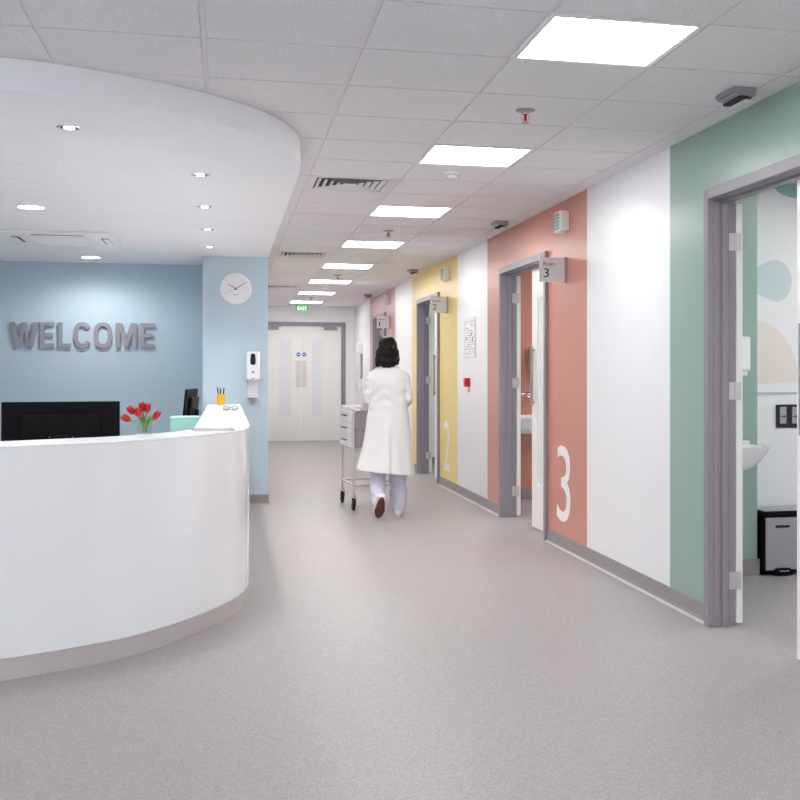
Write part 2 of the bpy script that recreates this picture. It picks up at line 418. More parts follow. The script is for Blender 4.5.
# ------------------------------------------------------------------ room doors
def hinge_part(parent, y, z):
    mb = MB()
    mb.box(XI-.036, XI-.001, y-.004, y-.0005, z-.045, z+.045, 0)
    mb.box(XI+.004, XI+.032, y-.004, y-.0005, z-.045, z+.045, 0)
    mb.cyl((XI+.001, y-.006, z-.047), (XI+.001, y-.006, z+.047), .006, 12)
    mb.build('hinge', M['steel'], parent, smooth=True)
for idx, (a, b) in enumerate(DOORS):
    d = thing('door_%d' % (4-idx), None, None, (0, 0, 0), kind='structure')
    T = .056; mb = MB()
    XA = XR-.028
    # architraves
    mb.box(XA, XR+.004, a, a+T, 0, HEAD); mb.box(XA, XR+.004, b-T, b, 0, HEAD); mb.box(XA, XR+.004, a+T, b-T, HEAD-T, HEAD)
    # lining with a stop
    for y0, y1 in ((a+.03, a+T+.004), (b-T-.004, b-.03)): mb.box(XR+.002, XI+.004, y0, y1, 0, HEAD-T)
    mb.box(XR+.002, XI+.004, a+.03, b-.03, HEAD-T-.004, HEAD-.03)
    mb.box(XR+.045, XR+.079, a+T+.004, a+T+.018, 0, HEAD-T-.004); mb.box(XR+.045, XR+.079, b-T-.018, b-T-.004, 0, HEAD-T-.004)
    mb.box(XR+.045, XR+.079, a+T+.018, b-T-.018, HEAD-T-.018, HEAD-T-.004)
    mb.build('door_frame', M['frame'], d, bevel=.003)
    ya, yb = a+T+.006, b-T-.006; ym = (ya+yb)/2+.01
    # near leaf, closed
    mb = MB(); x0, x1 = XR+.080, XR+.120; vy0, vy1 = ym-.34, ym-.17; vz0, vz1 = .38, 1.93
    mb.box(x0, x1, ya, vy0, .012, HEAD-T-.008); mb.box(x0, x1, vy1, ym, .012, HEAD-T-.008)
    mb.box(x0, x1, vy0, vy1, .012, vz0); mb.box(x0, x1, vy0, vy1, vz1, HEAD-T-.008)
    lf = mb.build('door_leaf', M['leaf'], d)
    MB().box(x0+.014, x1-.014, vy0-.002, vy1+.002, vz0-.002, vz1+.002).build('vision_panel', M['pane'], lf)
    mb = MB(); hy = ym-.085
    mb.tube([(x0-.024, hy, 1.03), (x0-.024, hy, 1.53)], .0125, 14)
    mb.cyl((x0-.024, hy, 1.06), (x0, hy, 1.06), .008); mb.cyl((x0-.024, hy, 1.5), (x0, hy, 1.5), .008)
    mb.build('pull_handle', M['metalgrey'], lf, smooth=True)
    # far leaf folded right back against the inside wall
    mb = MB(); x0, x1 = XI+.008, XI+.046; L = yb-ym
    mb.box(x0, x1, b-T+.004, b-T+.004+L, .012, HEAD-T-.014)
    lf2 = mb.build('door_leaf', M['leaf'], d, bevel=.002)
    mb = MB(); mb.box(x1, x1+.003, b-T+L-.11, b-T+L-.05, .98, 1.58)
    mb.build('push_plate', M['steel'], lf2)
    for z in (.235, 1.215, 1.985): hinge_part(d, b-T-.004, z)

# far double door
d = thing('door_5', None, None, (0, YF, 0), kind='structure')
T = .08; mb = MB()
mb.box(FX0, FX0+T, -.02, .12, 0, FH); mb.box(FX1-T, FX1, -.02, .12, 0, FH); mb.box(FX0+T, FX1-T, -.02, .12, FH-T, FH)
mb.build('door_frame', M['frame'], d, bevel=.003)
XM = (FX0+FX1)/2
for s in (-1, 1):
    mb = MB(); x0, x1 = (FX0+T+.004, XM-.002) if s < 0 else (XM+.002, FX1-T-.004)
    v0, v1 = (XM-.42, XM-.2) if s < 0 else (XM+.2, XM+.4)
    mb.box(x0, v0, .0, .044, .001, FH-T-.004); mb.box(v1, x1, .0, .044, .001, FH-T-.004); mb.box(v0, v1, .0, .044, .001, .47); mb.box(v0, v1, .0, .044, 1.95, FH-T-.004)
    lf = mb.build('door_leaf', M['leaf'], d)
    MB().box(v0-.002, v1+.002, .014, .03, .468, 1.952).build('vision_panel', M['pane'], lf)
    hx = XM+s*.056
    MB().box(hx-.045, hx+.045, -.004, 0, 1.03, 1.54).build('push_plate', M['steel'], lf)
    mb = MB(); mb.lathe([(.001, 0), (.04, 0), (.04, .003), (.001, .003)], (hx, -.0, 1.66), 24, 0, Matrix.Rotation(PI/2, 4, 'X'))
    mb.box(hx-.022, hx+.022, -.0045, -.003, 1.652, 1.668, 1)
    mb.build('round_door_sign', [M['badge'], M['wplastic']], lf)
    mb = MB(); cx = x0+.2 if s < 0 else x1-.2
    mb.box(cx-.13, cx+.13, -.045, 0, FH-T-.075, FH-T-.02)
    mb.tube([(cx+s*.1, -.03, FH-T-.015), (cx-s*.18, -.075, FH-T-.012), (cx-s*.02, -.05, FH-T+.01)], .008, 8)
    mb.build('door_closer', M['metalgrey'], lf, bevel=.004)

# ------------------------------------------------------------------ ceiling fittings
ords = {0: 'large square ceiling light panel nearest the camera, above the sage green doorway', 1: 'second nearest square corridor light panel, behind the first red sprinkler',
 2: 'third nearest square corridor light panel, beyond the round white detector', 3: 'fourth nearest square corridor light panel, beyond the second sprinkler',
 4: 'fifth nearest square corridor light panel', 5: 'sixth nearest square corridor light panel, third from the exit sign', 6: 'seventh square corridor light panel, next to last before the exit sign', 7: 'farthest square corridor light panel, just in front of the green exit sign'}
def make_light():
    t = thing('ceiling_light', '', 'ceiling light', (0, 0, 0), 0, 'square light panels in the corridor ceiling')
    mb = MB()
    for a, b, c2, d2 in ((-.295, -.2725, -.295, .295), (.2725, .295, -.295, .295), (-.2725, .2725, -.295, -.2725), (-.2725, .2725, .2725, .295)): mb.box(a, b, c2, d2, -.006, .012)
    mb.build('frame', M['wplastic'], t, bevel=.0015)
    MB().box(-.2725, .2725, -.2725, .2725, -.002, .008).build('diffuser', M['lamp'], t)
    return t
light0 = make_light()
for n, k in enumerate(LIGHT_K):
    o = light0 if n == 0 else dup(light0)
    o.location = (GX0+.9, GY0+2.4*k+.3, CZ); o['label'] = ords.get(k, 'unseen square light panel added for light over the entrance, behind the camera')  # panels without their own label are unseen, added for more light
for (x, y, s) in [(4.0, 5.9, 'green'), (4.0, 10.6, 'coral'), (4.0, 15.3, 'yellow'), (4.0, 20.0, 'rose'), (4.0, 4.1, 'green'), (4.0, 8.9, 'coral')]:  # unseen panels added to brighten the room interiors
    o = dup(light0); o.location = (x, y, CZ); o['label'] = 'unseen square light panel added to brighten the %s consulting room' % s; o['group'] = 'unseen light panels added inside the rooms'
for (x, y, s) in [(-2.2, -1.9, 'a'), (-2.2, 1.7, 'b')]:  # two unseen panels added for more light in the lobby
    o = dup(light0); o.location = (x, y, CZ); o['label'] = 'unseen square light panel added to brighten the left side of the lobby'; o['group'] = 'unseen light panels added in the lobby'

def make_vent():
    t = thing('ceiling_vent', '', 'air vent', (0, 0, 0), 0, 'four-way louvred air vents')
    mb = MB()
    for a, b, c2, d2 in ((-.295, -.235, -.295, .295), (.235, .295, -.295, .295), (-.235, .235, -.295, -.235), (-.235, .235, .235, .295)): mb.box(a, b, c2, d2, 0, .012)
    mb.build('frame', M['grid'], t)
    MB().box(-.25, .25, -.25, .25, .009, .0118).build('backing', M['slot'], t)
    for k in range(5):
        r = .225-.045*k; mb = MB()
        for q in range(4):   # four sloping blades of one louvre ring
            R = Matrix.Rotation(q*PI/2, 4, 'Z')
            v = [(-r, -r, -.003), (r, -r, -.003), (r-.026, -r+.026, .009), (-r+.026, -r+.026, .009), (-r, -r, -.0015), (r, -r, -.0015), (r-.026, -r+.026, .0105), (-r+.026, -r+.026, .0105)]
            mb.add([R @ Vector(p) for p in v], [(0,1,2,3),(7,6,5,4),(0,4,5,1),(1,5,6,2),(2,6,7,3),(3,7,4,0)])
        mb.build('louvre_ring', M['grid'], t)
    return t
vent0 = make_vent(); vl = ['nearest square louvred air vent, beside the dropped ceiling over the desk', 'middle square louvred air vent, near the top of the blue pillar', 'farthest square louvred air vent at the end of the corridor']
for n, (i, j) in enumerate(VENTS):
    o = vent0 if n == 0 else dup(vent0); o.location = (GX0+.6*i+.3, GY0+.6*j+.3, CZ); o['label'] = vl[n]

def make_sprinkler():
    t = thing('sprinkler', '', 'sprinkler', (0, 0, 0), 0, 'fire sprinklers in the corridor ceiling')
    MB().lathe([(.001, 0), (.048, 0), (.046, -.005), (.03, -.011), (.001, -.011)], n=24).build('escutcheon', M['metalgrey'], t, smooth=True)
    mb = MB(); mb.cyl((0, 0, -.008), (0, 0, -.022), .016)
    for s in (-1, 1): mb.tube([(s*.014, 0, -.018), (s*.02, 0, -.035), (s*.014, 0, -.05), (0, 0, -.058)], .0035, 8)
    mb.lathe([(.001, -.058), (.022, -.058), (.022, -.061), (.001, -.061)], n=16)
    mb.build('head', M['chrome'], t, smooth=True)
    MB().cyl((0, 0, -.02), (0, 0, -.056), .008).build('bulb', M['red'], t, smooth=True)
    return t
sp0 = make_sprinkler()
for n, (x, y, lb) in enumerate([(1.417, 5.42, 'nearest red sprinkler head, between the first two light panels'), (1.42, 10.29, 'second red sprinkler head, between the third and fourth light panels'), (1.425, 15.12, 'third red sprinkler head from the camera, beyond the fifth light panel'), (1.41, 19.75, 'farthest red sprinkler head, close to the exit sign')]):
    o = sp0 if n == 0 else dup(sp0); o.location = (x, y, CZ); o['label'] = lb
def make_det():
    t = thing('smoke_detector', '', 'smoke detector', (0, 0, 0), 0, 'smoke detectors in the corridor ceiling')
    MB().lathe([(.001, 0), (.055, 0), (.055, -.008), (.048, -.014), (.001, -.014)], n=28).build('base', M['wplastic'], t, smooth=True)
    mb = MB(); mb.lathe([(.001, -.026), (.036, -.026), (.034, -.034), (.02, -.04), (.001, -.04)], n=24)
    for k in range(8):
        a = k*PI/4; mb.cyl((.03*math.cos(a), .03*math.sin(a), -.013), (.03*math.cos(a), .03*math.sin(a), -.028), .003, 6)
    mb.cyl((0, 0, -.013), (0, 0, -.027), .018)
    mb.build('sensor_head', M['wplastic'], t, smooth=True)
    return t
de0 = make_det()
for n, (x, y, lb) in enumerate([(1.403, 7.2, 'nearest round white smoke detector, behind the second light panel'), (1.42, 17.05, 'distant round white smoke detector near the end of the corridor')]):
    o = de0 if n == 0 else dup(de0); o.location = (x, y, CZ); o['label'] = lb

# wedge-shaped ceiling units in front of each doorway
def make_unit():
    t = thing('ceiling_sensor', '', 'door sensor', (0, 0, 0), 0, 'grey wedge sensors on the ceiling above the doors'); t.scale = (.68, .68, .68)
    mb = MB(); mb.prism([(-.075, 0), (.085, 0), (.085, -.055), (.05, -.062), (-.02, -.05), (-.075, -.028)], -.16, .13, 'xz')
    hs = mb.build('housing', M['metalgrey'], t, bevel=.004)
    mb = MB(); mb.box(-.06, .0, -.14, .1, -.056, -.046, mx=Matrix.Rotation(.12, 4, 'Y')); mb.build('front_flap', M['silver'], t, bevel=.002)
    MB().box(-.028, .06, -.15, .11, -.071, -.056).build('lens_slot', M['slot'], t, bevel=.003)
    MB().box(.02, .08, -.13, .12, -.092, -.07).build('light_bar', M['acrylic'], t, bevel=.006)
    return t
un0 = make_unit()
for n, (x, y, lb) in enumerate([(2.25, 4.86, 'grey ceiling sensor nearest the camera, above the sage green wall'), (2.25, 9.5, 'grey ceiling sensor above the coral doorway'), (2.25, 14.15, 'grey ceiling sensor above the yellow doorway'), (2.25, 18.75, 'grey ceiling sensor above the rose pink doorway')]):
    o = un0 if n == 0 else dup(un0); o.location = (x, y, CZ); o['label'] = lb

# wall boxes with pale green ribs
def make_wbox():
    t = thing('door_status_lamp', '', 'wall lamp box', (0, 0, 0), 0, 'ribbed boxes high on the coloured walls')
    mb = MB(); mb.box(-.07, 0, -.085, .085, -.075, .075); mb.cyl((-.035, -.05, -.09), (-.035, -.05, -.075), .014)
    mb.build('casing', M['wplastic'], t, bevel=.006)
    mb = MB()
    for k in range(5): mb.box(-.078, -.068, -.06, .06, -.06+.025*k, -.06+.025*k+.018)
    mb.build('ribbed_front', M['louvre'], t, bevel=.002)
    return t
wb0 = make_wbox()
for n, (y, z, lb) in enumerate([(8.16, 2.42, 'white box with pale green ribs high on the coral wall'), (12.78, 2.42, 'white box with pale green ribs high on the yellow wall'), (17.7, 2.435, 'white box with pale green ribs high on the rose pink wall')]):
    o = wb0 if n == 0 else dup(wb0); o.location = (XR, y, z); o['label'] = lb

# flag signs
for dg, y, z, lb in [('3', 8.16, 2.066, 'projecting square sign reading Room 3 on the coral wall'), ('2', 12.8, 2.075, 'projecting square sign reading Room 2 on the yellow wall'), ('1', 17.5, 2.08, 'projecting square sign reading Room 1 on the rose pink wall')]:
    t = thing('room_sign', lb, 'sign', (XR, y, z), 0, 'projecting room signs')
    W, H = .205, .182
    MB().box(-W, -.012, -.006, .006, -H/2, H/2).build('panel', M['acrylic'], t, bevel=.0015)
    MB().box(-.016, 0, -.014, .014, -H/2-.004, H/2+.004).build('wall_bracket', M['metalgrey'], t, bevel=.002)
    mb = MB(); fn = lambda u, v, d_: (u, -.0062-d_, v)
    text_mb(mb, 'Room', -W+.03, -W+.115, .03, .058, fn, .0008); text_mb(mb, dg, -W+.032, -W+.072 if dg != '1' else -W+.048, -.055, .01, fn, .0008)
    mb.build('sign_text', M['text'], t)

# painted wall numbers
for dg, y0, y1, z0, z1, lb in [('3', 8.395, 8.05, .2, .765, 'large white number 3 low on the coral wall'), ('2', 13.06, 12.68, .2, .765, 'large white number 2 low on the yellow wall'), ('1', 17.6, 17.45, .2, .765, 'large white number 1 low on the rose pink wall')]:
    mb = MB(); text_mb(mb, dg, y0, y1, z0, z1, lambda u, v, d_: (XR-.0002-d_, u, v), .0012)
    tag(mb.build('wall_number', M['vinylwhite']), lb, 'wall number', 'large numbers beside the doors')

# notice board
t = thing('notice_board', 'white framed notice sheet of small print between the yellow and coral panels', 'notice', (XR, 11.54, 1.67))
MB().box(-.012, 0, -.25, .25, -.2, .2).build('board', M['paper'], t, bevel=.002)
mb = MB()
for a, b, c2, d2 in ((-.25, .25, -.2, -.19), (-.25, .25, .19, .2), (-.25, -.24, -.19, .19), (.24, .25, -.19, .19)): mb.box(-.016, -.011, a, b, c2, d2)
mb.build('frame', M['acrylic'], t)
mb = MB(); rr = random.Random(3)
for r in range(15):
    z = .165-.0235*r; y = .22
    while y > -.2:
        L = rr.uniform(.02, .07)
        if rr.random() < .72: mb.box(-.0128, -.0119, max(y-L, -.22), y, z-.0035, z+.0035)
        y -= L+.018
mb.build('print', M['print'], t)
for q in [(.17, .2, -.02, .01), (-.08, -.05, .01, .045), (-.15, -.12, -.04, 0)]: MB().box(-.0132, -.0119, *q).build('pictogram', M['text'], t)
# red call point
t = thing('fire_call_point', 'small red fire alarm box on the white wall left of the coral panel', 'fire alarm', (XR, 11.62, 1.21))
MB().box(-.055, 0, -.045, .045, -.045, .045).build('casing', M['red'], t, bevel=.005)
MB().box(-.057, -.054, -.025, .025, -.025, .025).build('press_panel', M['redprint'], t)
MB().box(-.02, 0, -.02, .02, -.1, -.05).build('key_tag', M['acrylic'], t, bevel=.002)
# distant hand sanitiser
t = thing('hand_sanitiser_dispenser', 'slim white sanitiser dispenser on the white wall before the far door', 'dispenser', (XR, 21.2, 0))
mb = MB(); mb.box(-.1, 0, -.07, .07, 1.66, 1.86); mb.build('casing', M['wplastic'], t, bevel=.02, seg=4)
MB().box(-.03, 0, -.05, .05, 1.2, 1.66).build('back_plate', M['metalgrey'], t, bevel=.004)
MB().box(-.09, 0, -.06, .06, .98, 1.2).build('drip_tray', M['wplastic'], t, bevel=.01)

# exit sign
t = thing('exit_sign', 'green illuminated sign reading EXIT hanging above the far double door', 'exit sign', (1.39, 21.8, 2.512))
MB().box(-.12, .12, -.012, .012, -.05, .05).build('panel', M['exit'], t, bevel=.002)
mb = MB(); text_mb(mb, 'EXIT', -.088, .088, -.033, .033, lambda u, v, d_: (u, -.0122-d_, v), .001, bold=.01); mb.build('sign_text', M['exitw'], t)
for x in (-.08, .08): MB().box(x-.005, x+.005, -.004, .004, .05, CZ-2.512).build('hanger', M['wplastic'], t)

# soffit downlights
def spot(x, y, r, lb, grp, energy, emis, small, cone=120):
    t = thing('downlight', lb, 'downlight', (x, y, SZ), 0, grp)
    mb = MB(); n = 28
    if small:
        mb.lathe([(r, .001), (r, -.003), (r*.82, -.006), (r*.74, -.001)], n=n)
        mb.build('trim_ring', M['chrome'], t, smooth=True)
        mb = MB(); mb.lathe([(.001, -.0005), (r*.72, -.0005), (r*.72, -.002), (.001, -.002)], n=n); mb.build('baffle', M['slot'], t)
        mb = MB(); mb.lathe([(.001, -.0015), (r*.42, -.0015), (r*.42, -.006), (.001, -.007)], n=20); mb.build('bulb', M['spotlamp'], t, smooth=True)
    else:
        mb.lathe([(r, .0), (r, -.004), (r*.9, -.007), (r*.88, -.001)], n=n); mb.build('trim_ring', M['wplastic'], t, smooth=True)
        mb = MB(); mb.lathe([(.001, -.001), (r*.88, -.001), (r*.88, -.004), (.001, -.004)], n=n); mb.build('diffuser', M['spotlamp'], t)
    if energy:
        li = bpy.data.lights.new('downlight_lamp', 'SPOT'); li.energy = energy; li.spot_size = math.radians(120 if small else 168); li.spot_blend = .9 if small else .6; li.shadow_soft_size = r; li.color = (1, .98, .96)
        lo = bpy.data.objects.new('downlight_lamp', li); C.objects.link(lo); lo.parent = t; lo.location = (0, 0, -.03)
    return t
col = 'small chrome downlights in the soffit'
spot(-.141, 6.87, .054, 'nearest small chrome downlight of the row of four leading to the clock', col, 20, 0, True)
spot(-.141, 8.19, .054, 'second small chrome downlight from the front in the row leading to the clock', col, 20, 0, True)
spot(-.140, 9.48, .054, 'third small chrome downlight from the front in the row leading to the clock', col, 20, 0, True)
spot(-.142, 10.78, .054, 'small chrome downlight nearest the clock pillar', col, 26, 0, True)
spot(-.71, 5.69, .058, 'small chrome downlight near the curved front edge, above the black monitor', col, 20, 0, True)
spot(-1.304, 8.47, .095, 'larger round lit downlight left of the air conditioner, nearer the camera', 'large round downlights in the soffit', 90, 0, False)
spot(-1.295, 12.02, .095, 'larger round lit downlight right above the word WELCOME', 'large round downlights in the soffit', 22, 0, False)

# ceiling cassette air conditioner
t = thing('air_conditioner', 'white square air conditioner set in the soffit over the desk', 'air conditioner', (-1.34, 10.36, SZ))
MB().box(-.46, .46, -.5, .5, -.022, 0).build('fascia', M['wplastic'], t, bevel=.012, seg=3)
mb = MB(); mb.box(-.25, .25, -.27, .27, -.034, -.022)
for k in range(9): mb.box(-.22, .22, -.235+.052*k, -.21+.052*k, -.038, -.034)
mb.build('intake_grille', M['wplastic'], t, bevel=.003)
for q in range(4):
    R = Matrix.Rotation(q*PI/2, 4, 'Z')
    ob = MB().box(-.2, .2, .325, .385, -.0235, -.0215, mx=R).build('outlet_slot', M['slot'], t)
    MB().box(-.195, .195, .34, .385, -.031, -.026, mx=R).build('air_vane', M['wplastic'], ob)

# ------------------------------------------------------------------ reception desk
O = [(-3.3, 5.0), (-2.4, 5.0), (-1.8, 5.02), (-1.3, 5.095), (-.93, 5.222), (-.69, 5.345), (-.55, 5.435), (-.41, 5.555), (-.265, 5.735), (-.12, 5.975), (.03, 6.29), (.1, 6.55), (.132, 6.85), (.14, 7.2)]
Oc = catmull(O, 8); Oc = Oc+[(.14, 9.0), (.14, YP-.012)]
I = [(-3.3, 5.36), (-2.4, 5.37), (-1.8, 5.4), (-1.4, 5.46), (-1.0, 5.59), (-.76, 5.73), (-.6, 5.84), (-.48, 5.95), (-.37, 6.09), (-.285, 6.24), (-.215, 6.43), (-.18, 6.68), (-.172, 7.1)]
Ic = catmull(I, 8)+[(-.172, YP-.012)]
t = thing('reception_desk', 'large curved white glossy reception counter with steel plinth under the WELCOME sign', 'reception desk', (0, 0, 0))
MB().prism(Oc+Ic[::-1], .1, .99).build('counter_body', M['desk'], t, smooth=True)
MB().prism(offset(Oc[:-1], -.0)+[Oc[-1]]+Ic[::-1], .99, 1.0).build('countertop', M['desktop'], t, smooth=True, bevel=.003, seg=3)
Op = offset(Oc, .028)
MB().prism(Op+offset(Ic, -.03)[::-1], 0, .1).build('plinth', M['plinth'], t, smooth=True)
W2 = offset(Ic, .62)
MB().prism([Ic[0]]+Ic[1:-1]+[(-.172, 11.2), (-.8, 11.2), (-.8, 7.2), (-1.1, 6.6), (-1.5, 6.15), (-2.2, 6.0), (-3.3, 6.0)], .71, .74).build('worktop', M['desktop'], t)
for x, y in [(-3.2, 5.9), (-1.9, 5.95), (-.74, 7.6), (-.74, 11.1)]: MB().box(x-.03, x+.03, y-.03, y+.03, 0, .71).build('leg', M['steel'], t)

# monitor seen from behind
def monitor(name_label, loc, rz, w, h, zb, tilt=0, leds=True):
    t = thing('computer_monitor', name_label, 'monitor', loc, rz, 'computer monitors behind the counter')
    R = Matrix.Translation((0, 0, zb+h/2)) @ Matrix.Rotation(tilt, 4, 'X')
    MB().box(-w/2, w/2, 0, .018, -h/2, h/2, mx=R).build('panel', M['black'], t, bevel=.004)
    MB().box(-w/2+.01, w/2-.01, .018, .0195, -h/2+.015, h/2-.01, mx=R).build('screen', M['screen'], t)
    bk = MB().box(-w*.34, w*.34, -.028, 0, -h*.36, h*.31, mx=R).build('back_cover', M['black'], t, bevel=.008)
    mb = MB(); mb.box(-.1, .1, -.032, -.028, -.06, .02, mx=R); mb.build('mount_plate', M['black'], bk, bevel=.003)
    if leds:
        for x in (-.055, .055): MB().ball(R @ Vector((x, -.0325, -.01)), .0035, 8).build('screw', M['chrome'], bk, smooth=True)
    mb = MB(); mb.box(-.03, .03, -.055, -.03, .012-zb+zb, zb+h*.5); mb.build('stand', M['black'], t, bevel=.004)
    MB().box(-.12, .12, -.14, .06, 0, .012).build('base', M['black'], t, bevel=.004)
    return t
monitor('wide black computer monitor seen from behind on the front of the counter', (-.826, 6.32, .74), math.radians(5), .575, .345, .075)
monitor('black computer monitor turned almost edge-on behind the mint green box', (-.25, 8.85, .74), math.radians(82), .46, .3, .15, tilt=.1, leds=False)
t = thing('storage_box', 'mint green storage box tucked behind the counter arm', 'box', (-.27, 8.17, .74))
MB().box(-.092, .092, -.16, .16, 0, .262).build('body', M['mint'], t, bevel=.003)
MB().box(-.094, .094, -.162, .162, .262, .27).build('lid', M['mint'], t, bevel=.002)

# tulips in a vase
vx, vy = -.39, 5.97
t = thing('glass_vase', 'small clear glass vase of red tulips on the counter', 'vase', (vx, vy, 1.0))
MB().lathe([(.001, .0), (.03, .0), (.033, .01), (.035, .06), (.036, .066), (.0345, .066), (.0315, .012), (.001, .01)], n=32).build('glass', M['glass'], t, smooth=True)
MB().lathe([(.001, .0115), (.0300, .0125), (.0322, .05), (.001, .05)], n=28).build('water', M['water'], t, smooth=True)
px = 6.04/1153.3
heads = [(128, 418, -.95, 0), (132.2, 410.4, -.7, 1), (139.6, 412, -.12, -1), (142.3, 407.5, -.15, 1), (147.2, 408.5, .08, 0), (155.3, 415.5, .6, 0)]
for n, (hx, hy, tilt, dy) in enumerate(heads):
    X = (hx-144.8)*px; Z = (434.5-hy)*px-.002; Yq = dy*.02
    lab = ['red tulip drooping furthest left in the vase', 'red tulip second from left, leaning left', 'red tulip low at the middle front of the bunch', 'red tulip at the back middle, the tallest', 'red upright tulip right of the middle', 'red tulip leaning furthest right in the vase'][n]
    tt = thing('tulip', lab, 'tulip', (vx, vy, 1.0), 0, 'red tulips in the glass vase')
    bx = .012*math.cos(n*1.1); by = .012*math.sin(n*1.1)
    p0 = Vector((bx, by, .014)); p1 = Vector((X, Yq, Z)); dirv = Vector((math.sin(tilt), 0, math.cos(tilt)))
    pb = p1-dirv*.022; mid = Vector((X*.35+bx*.5, Yq*.4, .09))
    pts = [p0+(mid-p0)*q/3 for q in range(3)]+[(mid*(1-s)**2+(pb-dirv*.03)*2*s*(1-s)+pb*s*s) for s in (0, .25, .5, .75, 1)]
    MB().tube(pts, .0028, 8).build('stem', M['stem'], tt, smooth=True)
    q = Vector((0, 0, 1)).rotation_difference(dirv).to_matrix()
    mb = MB()
    for k in range(6):
        a = k*PI/3; rings = []
        for s in range(7):
            u = s/6; w = .0165*math.sin(PI*min(1, .16+u*.8))**.8; rad = .0165*math.sin(PI*(.12+u*.66))**.7+(.001 if k % 2 else -.001)
            z = -.023+u*.05; row = []
            for b in (-1, -.5, 0, .5, 1):
                aa = a+b*w/.0165*.62; row.append(p1+q @ Vector((rad*math.cos(aa), rad*math.sin(aa), z-(abs(b)*.004 if s == 6 else 0))))
            rings.append(row)
        vs = [p for r in rings for p in r]; c0 = sum(vs, Vector())/len(vs)
        inn = [p+(p1+q @ Vector((0, 0, (q.transposed() @ (p-p1)).z))-p)*.12 for p in vs]; N = len(vs)
        f = [(i*5+j, i*5+j+1, (i+1)*5+j+1, (i+1)*5+j) for i in range(6) for j in range(4)]
        f += [tuple(N+x for x in ff[::-1]) for ff in f]
        mb.add(vs+inn, f)
    mb.build('blossom', M['petal'], tt, smooth=True, fix=False)
    if n != 3:
        mb = MB(); a0 = Vector((bx*.8, by*.8, .02)); sd = (-1 if X < 0 else 1)*(.3+.1*n); pv = []
        for s in range(8):
            u = s/7; c0 = a0+Vector((sd*.05*u**1.6, -.012*u+Yq*u, .085*u)); w = .0075*math.sin(PI*(.12+.86*u))
            pv += [c0+Vector((-w, .003, 0)), c0+Vector((0, -.002, 0)), c0+Vector((w, .003, 0)), c0+Vector((0, .0015, 0))]
        mb.add(pv, [(i*4+j, i*4+(j+1) % 4, (i+1)*4+(j+1) % 4, (i+1)*4+j) for i in range(7) for j in range(4)]+[(3, 2, 1, 0), (28, 29, 30, 31)])
        mb.build('leaf', M['stem'], tt, smooth=True)

# magazines
t = thing('magazine', 'closed silvery grey magazine lying on the counter corner, under the white one', 'magazine', (-.07, 6.39, 1.0), math.radians(8))
MB().box(-.1, .1, -.13, .13, .0005, .008).build('pages', M['paper'], t)
MB().box(-.102, .102, -.132, .132, .008, .0095).build('cover', M['paperdark'], t)
t = thing('magazine', 'white leaflet lying on top of the grey magazine on the counter corner', 'leaflet', (-.055, 6.42, 1.0098), math.radians(-12))
MB().box(-.08, .08, -.1, .1, 0, .004).build('pages', M['paper'], t)
# pen and spectacles
t = thing('pen', 'white pen lying on the counter arm beside the spectacles', 'pen', (-.09, 9.72, 1.0065), math.radians(12))
MB().tube([(-.075, 0, 0), (.05, 0, 0), (.062, 0, 0)], [.006, .006, .003], 12).build('barrel', M['wplastic'], t, smooth=True)
MB().tube([(-.075, 0, 0), (-.082, 0, 0)], [.0055, .004], 12).build('cap', M['darkgrey'], t, smooth=True)
MB().box(-.07, -.03, -.001, .001, .005, .008).build('clip', M['chrome'], t)
t = thing('spectacles', 'folded dark spectacles lying on the counter arm', 'spectacles', (.04, 9.58, 1.0), math.radians(10))
mb = MB()
for s in (-1, 1):
    ring = [(s*.034+.024*math.cos(a), 0, .022+.018*math.sin(a)) for a in [k*PI/10 for k in range(21)]]
    mb.tube(ring, .0022, 8, cap=False)
mb.tube([(-.011, 0, .026), (0, -.002, .03), (.011, 0, .026)], .0022, 8)
mb.build('rim', M['darkgrey'], t, smooth=True)
for s in (-1, 1): MB().tube([(s*.058, 0, .026), (s*.056, .01+.004*s, .02), (-s*.045, .02+.006*s, .008), (-s*.06, .024+.006*s, .005)], .002, 8).build('temple', M['darkgrey'], t, smooth=True)
for s in (-1, 1): MB().lathe([(.001, -.0006), (.0235, -.0006), (.0235, .0006), (.001, .0006)], (s*.034, 0, .022), 24, 0, Matrix.Scale(.76, 4, (0, 0, 1)) @ Matrix.Rotation(PI/2, 4, 'X')).build('lens', M['glass'], t, smooth=True)
# pen pot
cx, cy = -.045, 11.35
t = thing('pen_pot', 'yellow plastic pen pot on the far end of the counter arm', 'pen pot', (cx, cy, 1.0))
MB().lathe([(.001, 0), (.034, 0), (.036, .003), (.038, .105), (.035, .105), (.032, .006), (.001, .006)], n=28).build('pot', M['amber'], t, smooth=True)
for n, (dx, dy, tx, ty, h, mt, lb) in enumerate([(-.012, .0, -.2, .05, .165, 'navy', 'dark pen leaning furthest left in the yellow pot'), (.0, .012, -.03, .1, .155, 'darkgrey', 'dark grey pen in the middle of the yellow pot'), (.012, -.005, .12, -.04, .16, 'navy', 'dark blue pen on the right in the yellow pot')]):
    pt = thing('pen', lb, 'pen', (cx+dx, cy+dy, 1.007), 0, 'pens in the yellow pot'); dv = Vector((tx, ty, 1)).normalized()
    if n == 0: dv = Vector((-.12, .02, 1)).normalized()
    MB().tube([(0, 0, 0), dv*h*.75], .0055, 10).build('barrel', M[mt], pt, smooth=True)
    MB().tube([dv*h*.75, dv*h], [.0065, .005], 10).build('cap', M['darkgrey'], pt, smooth=True)

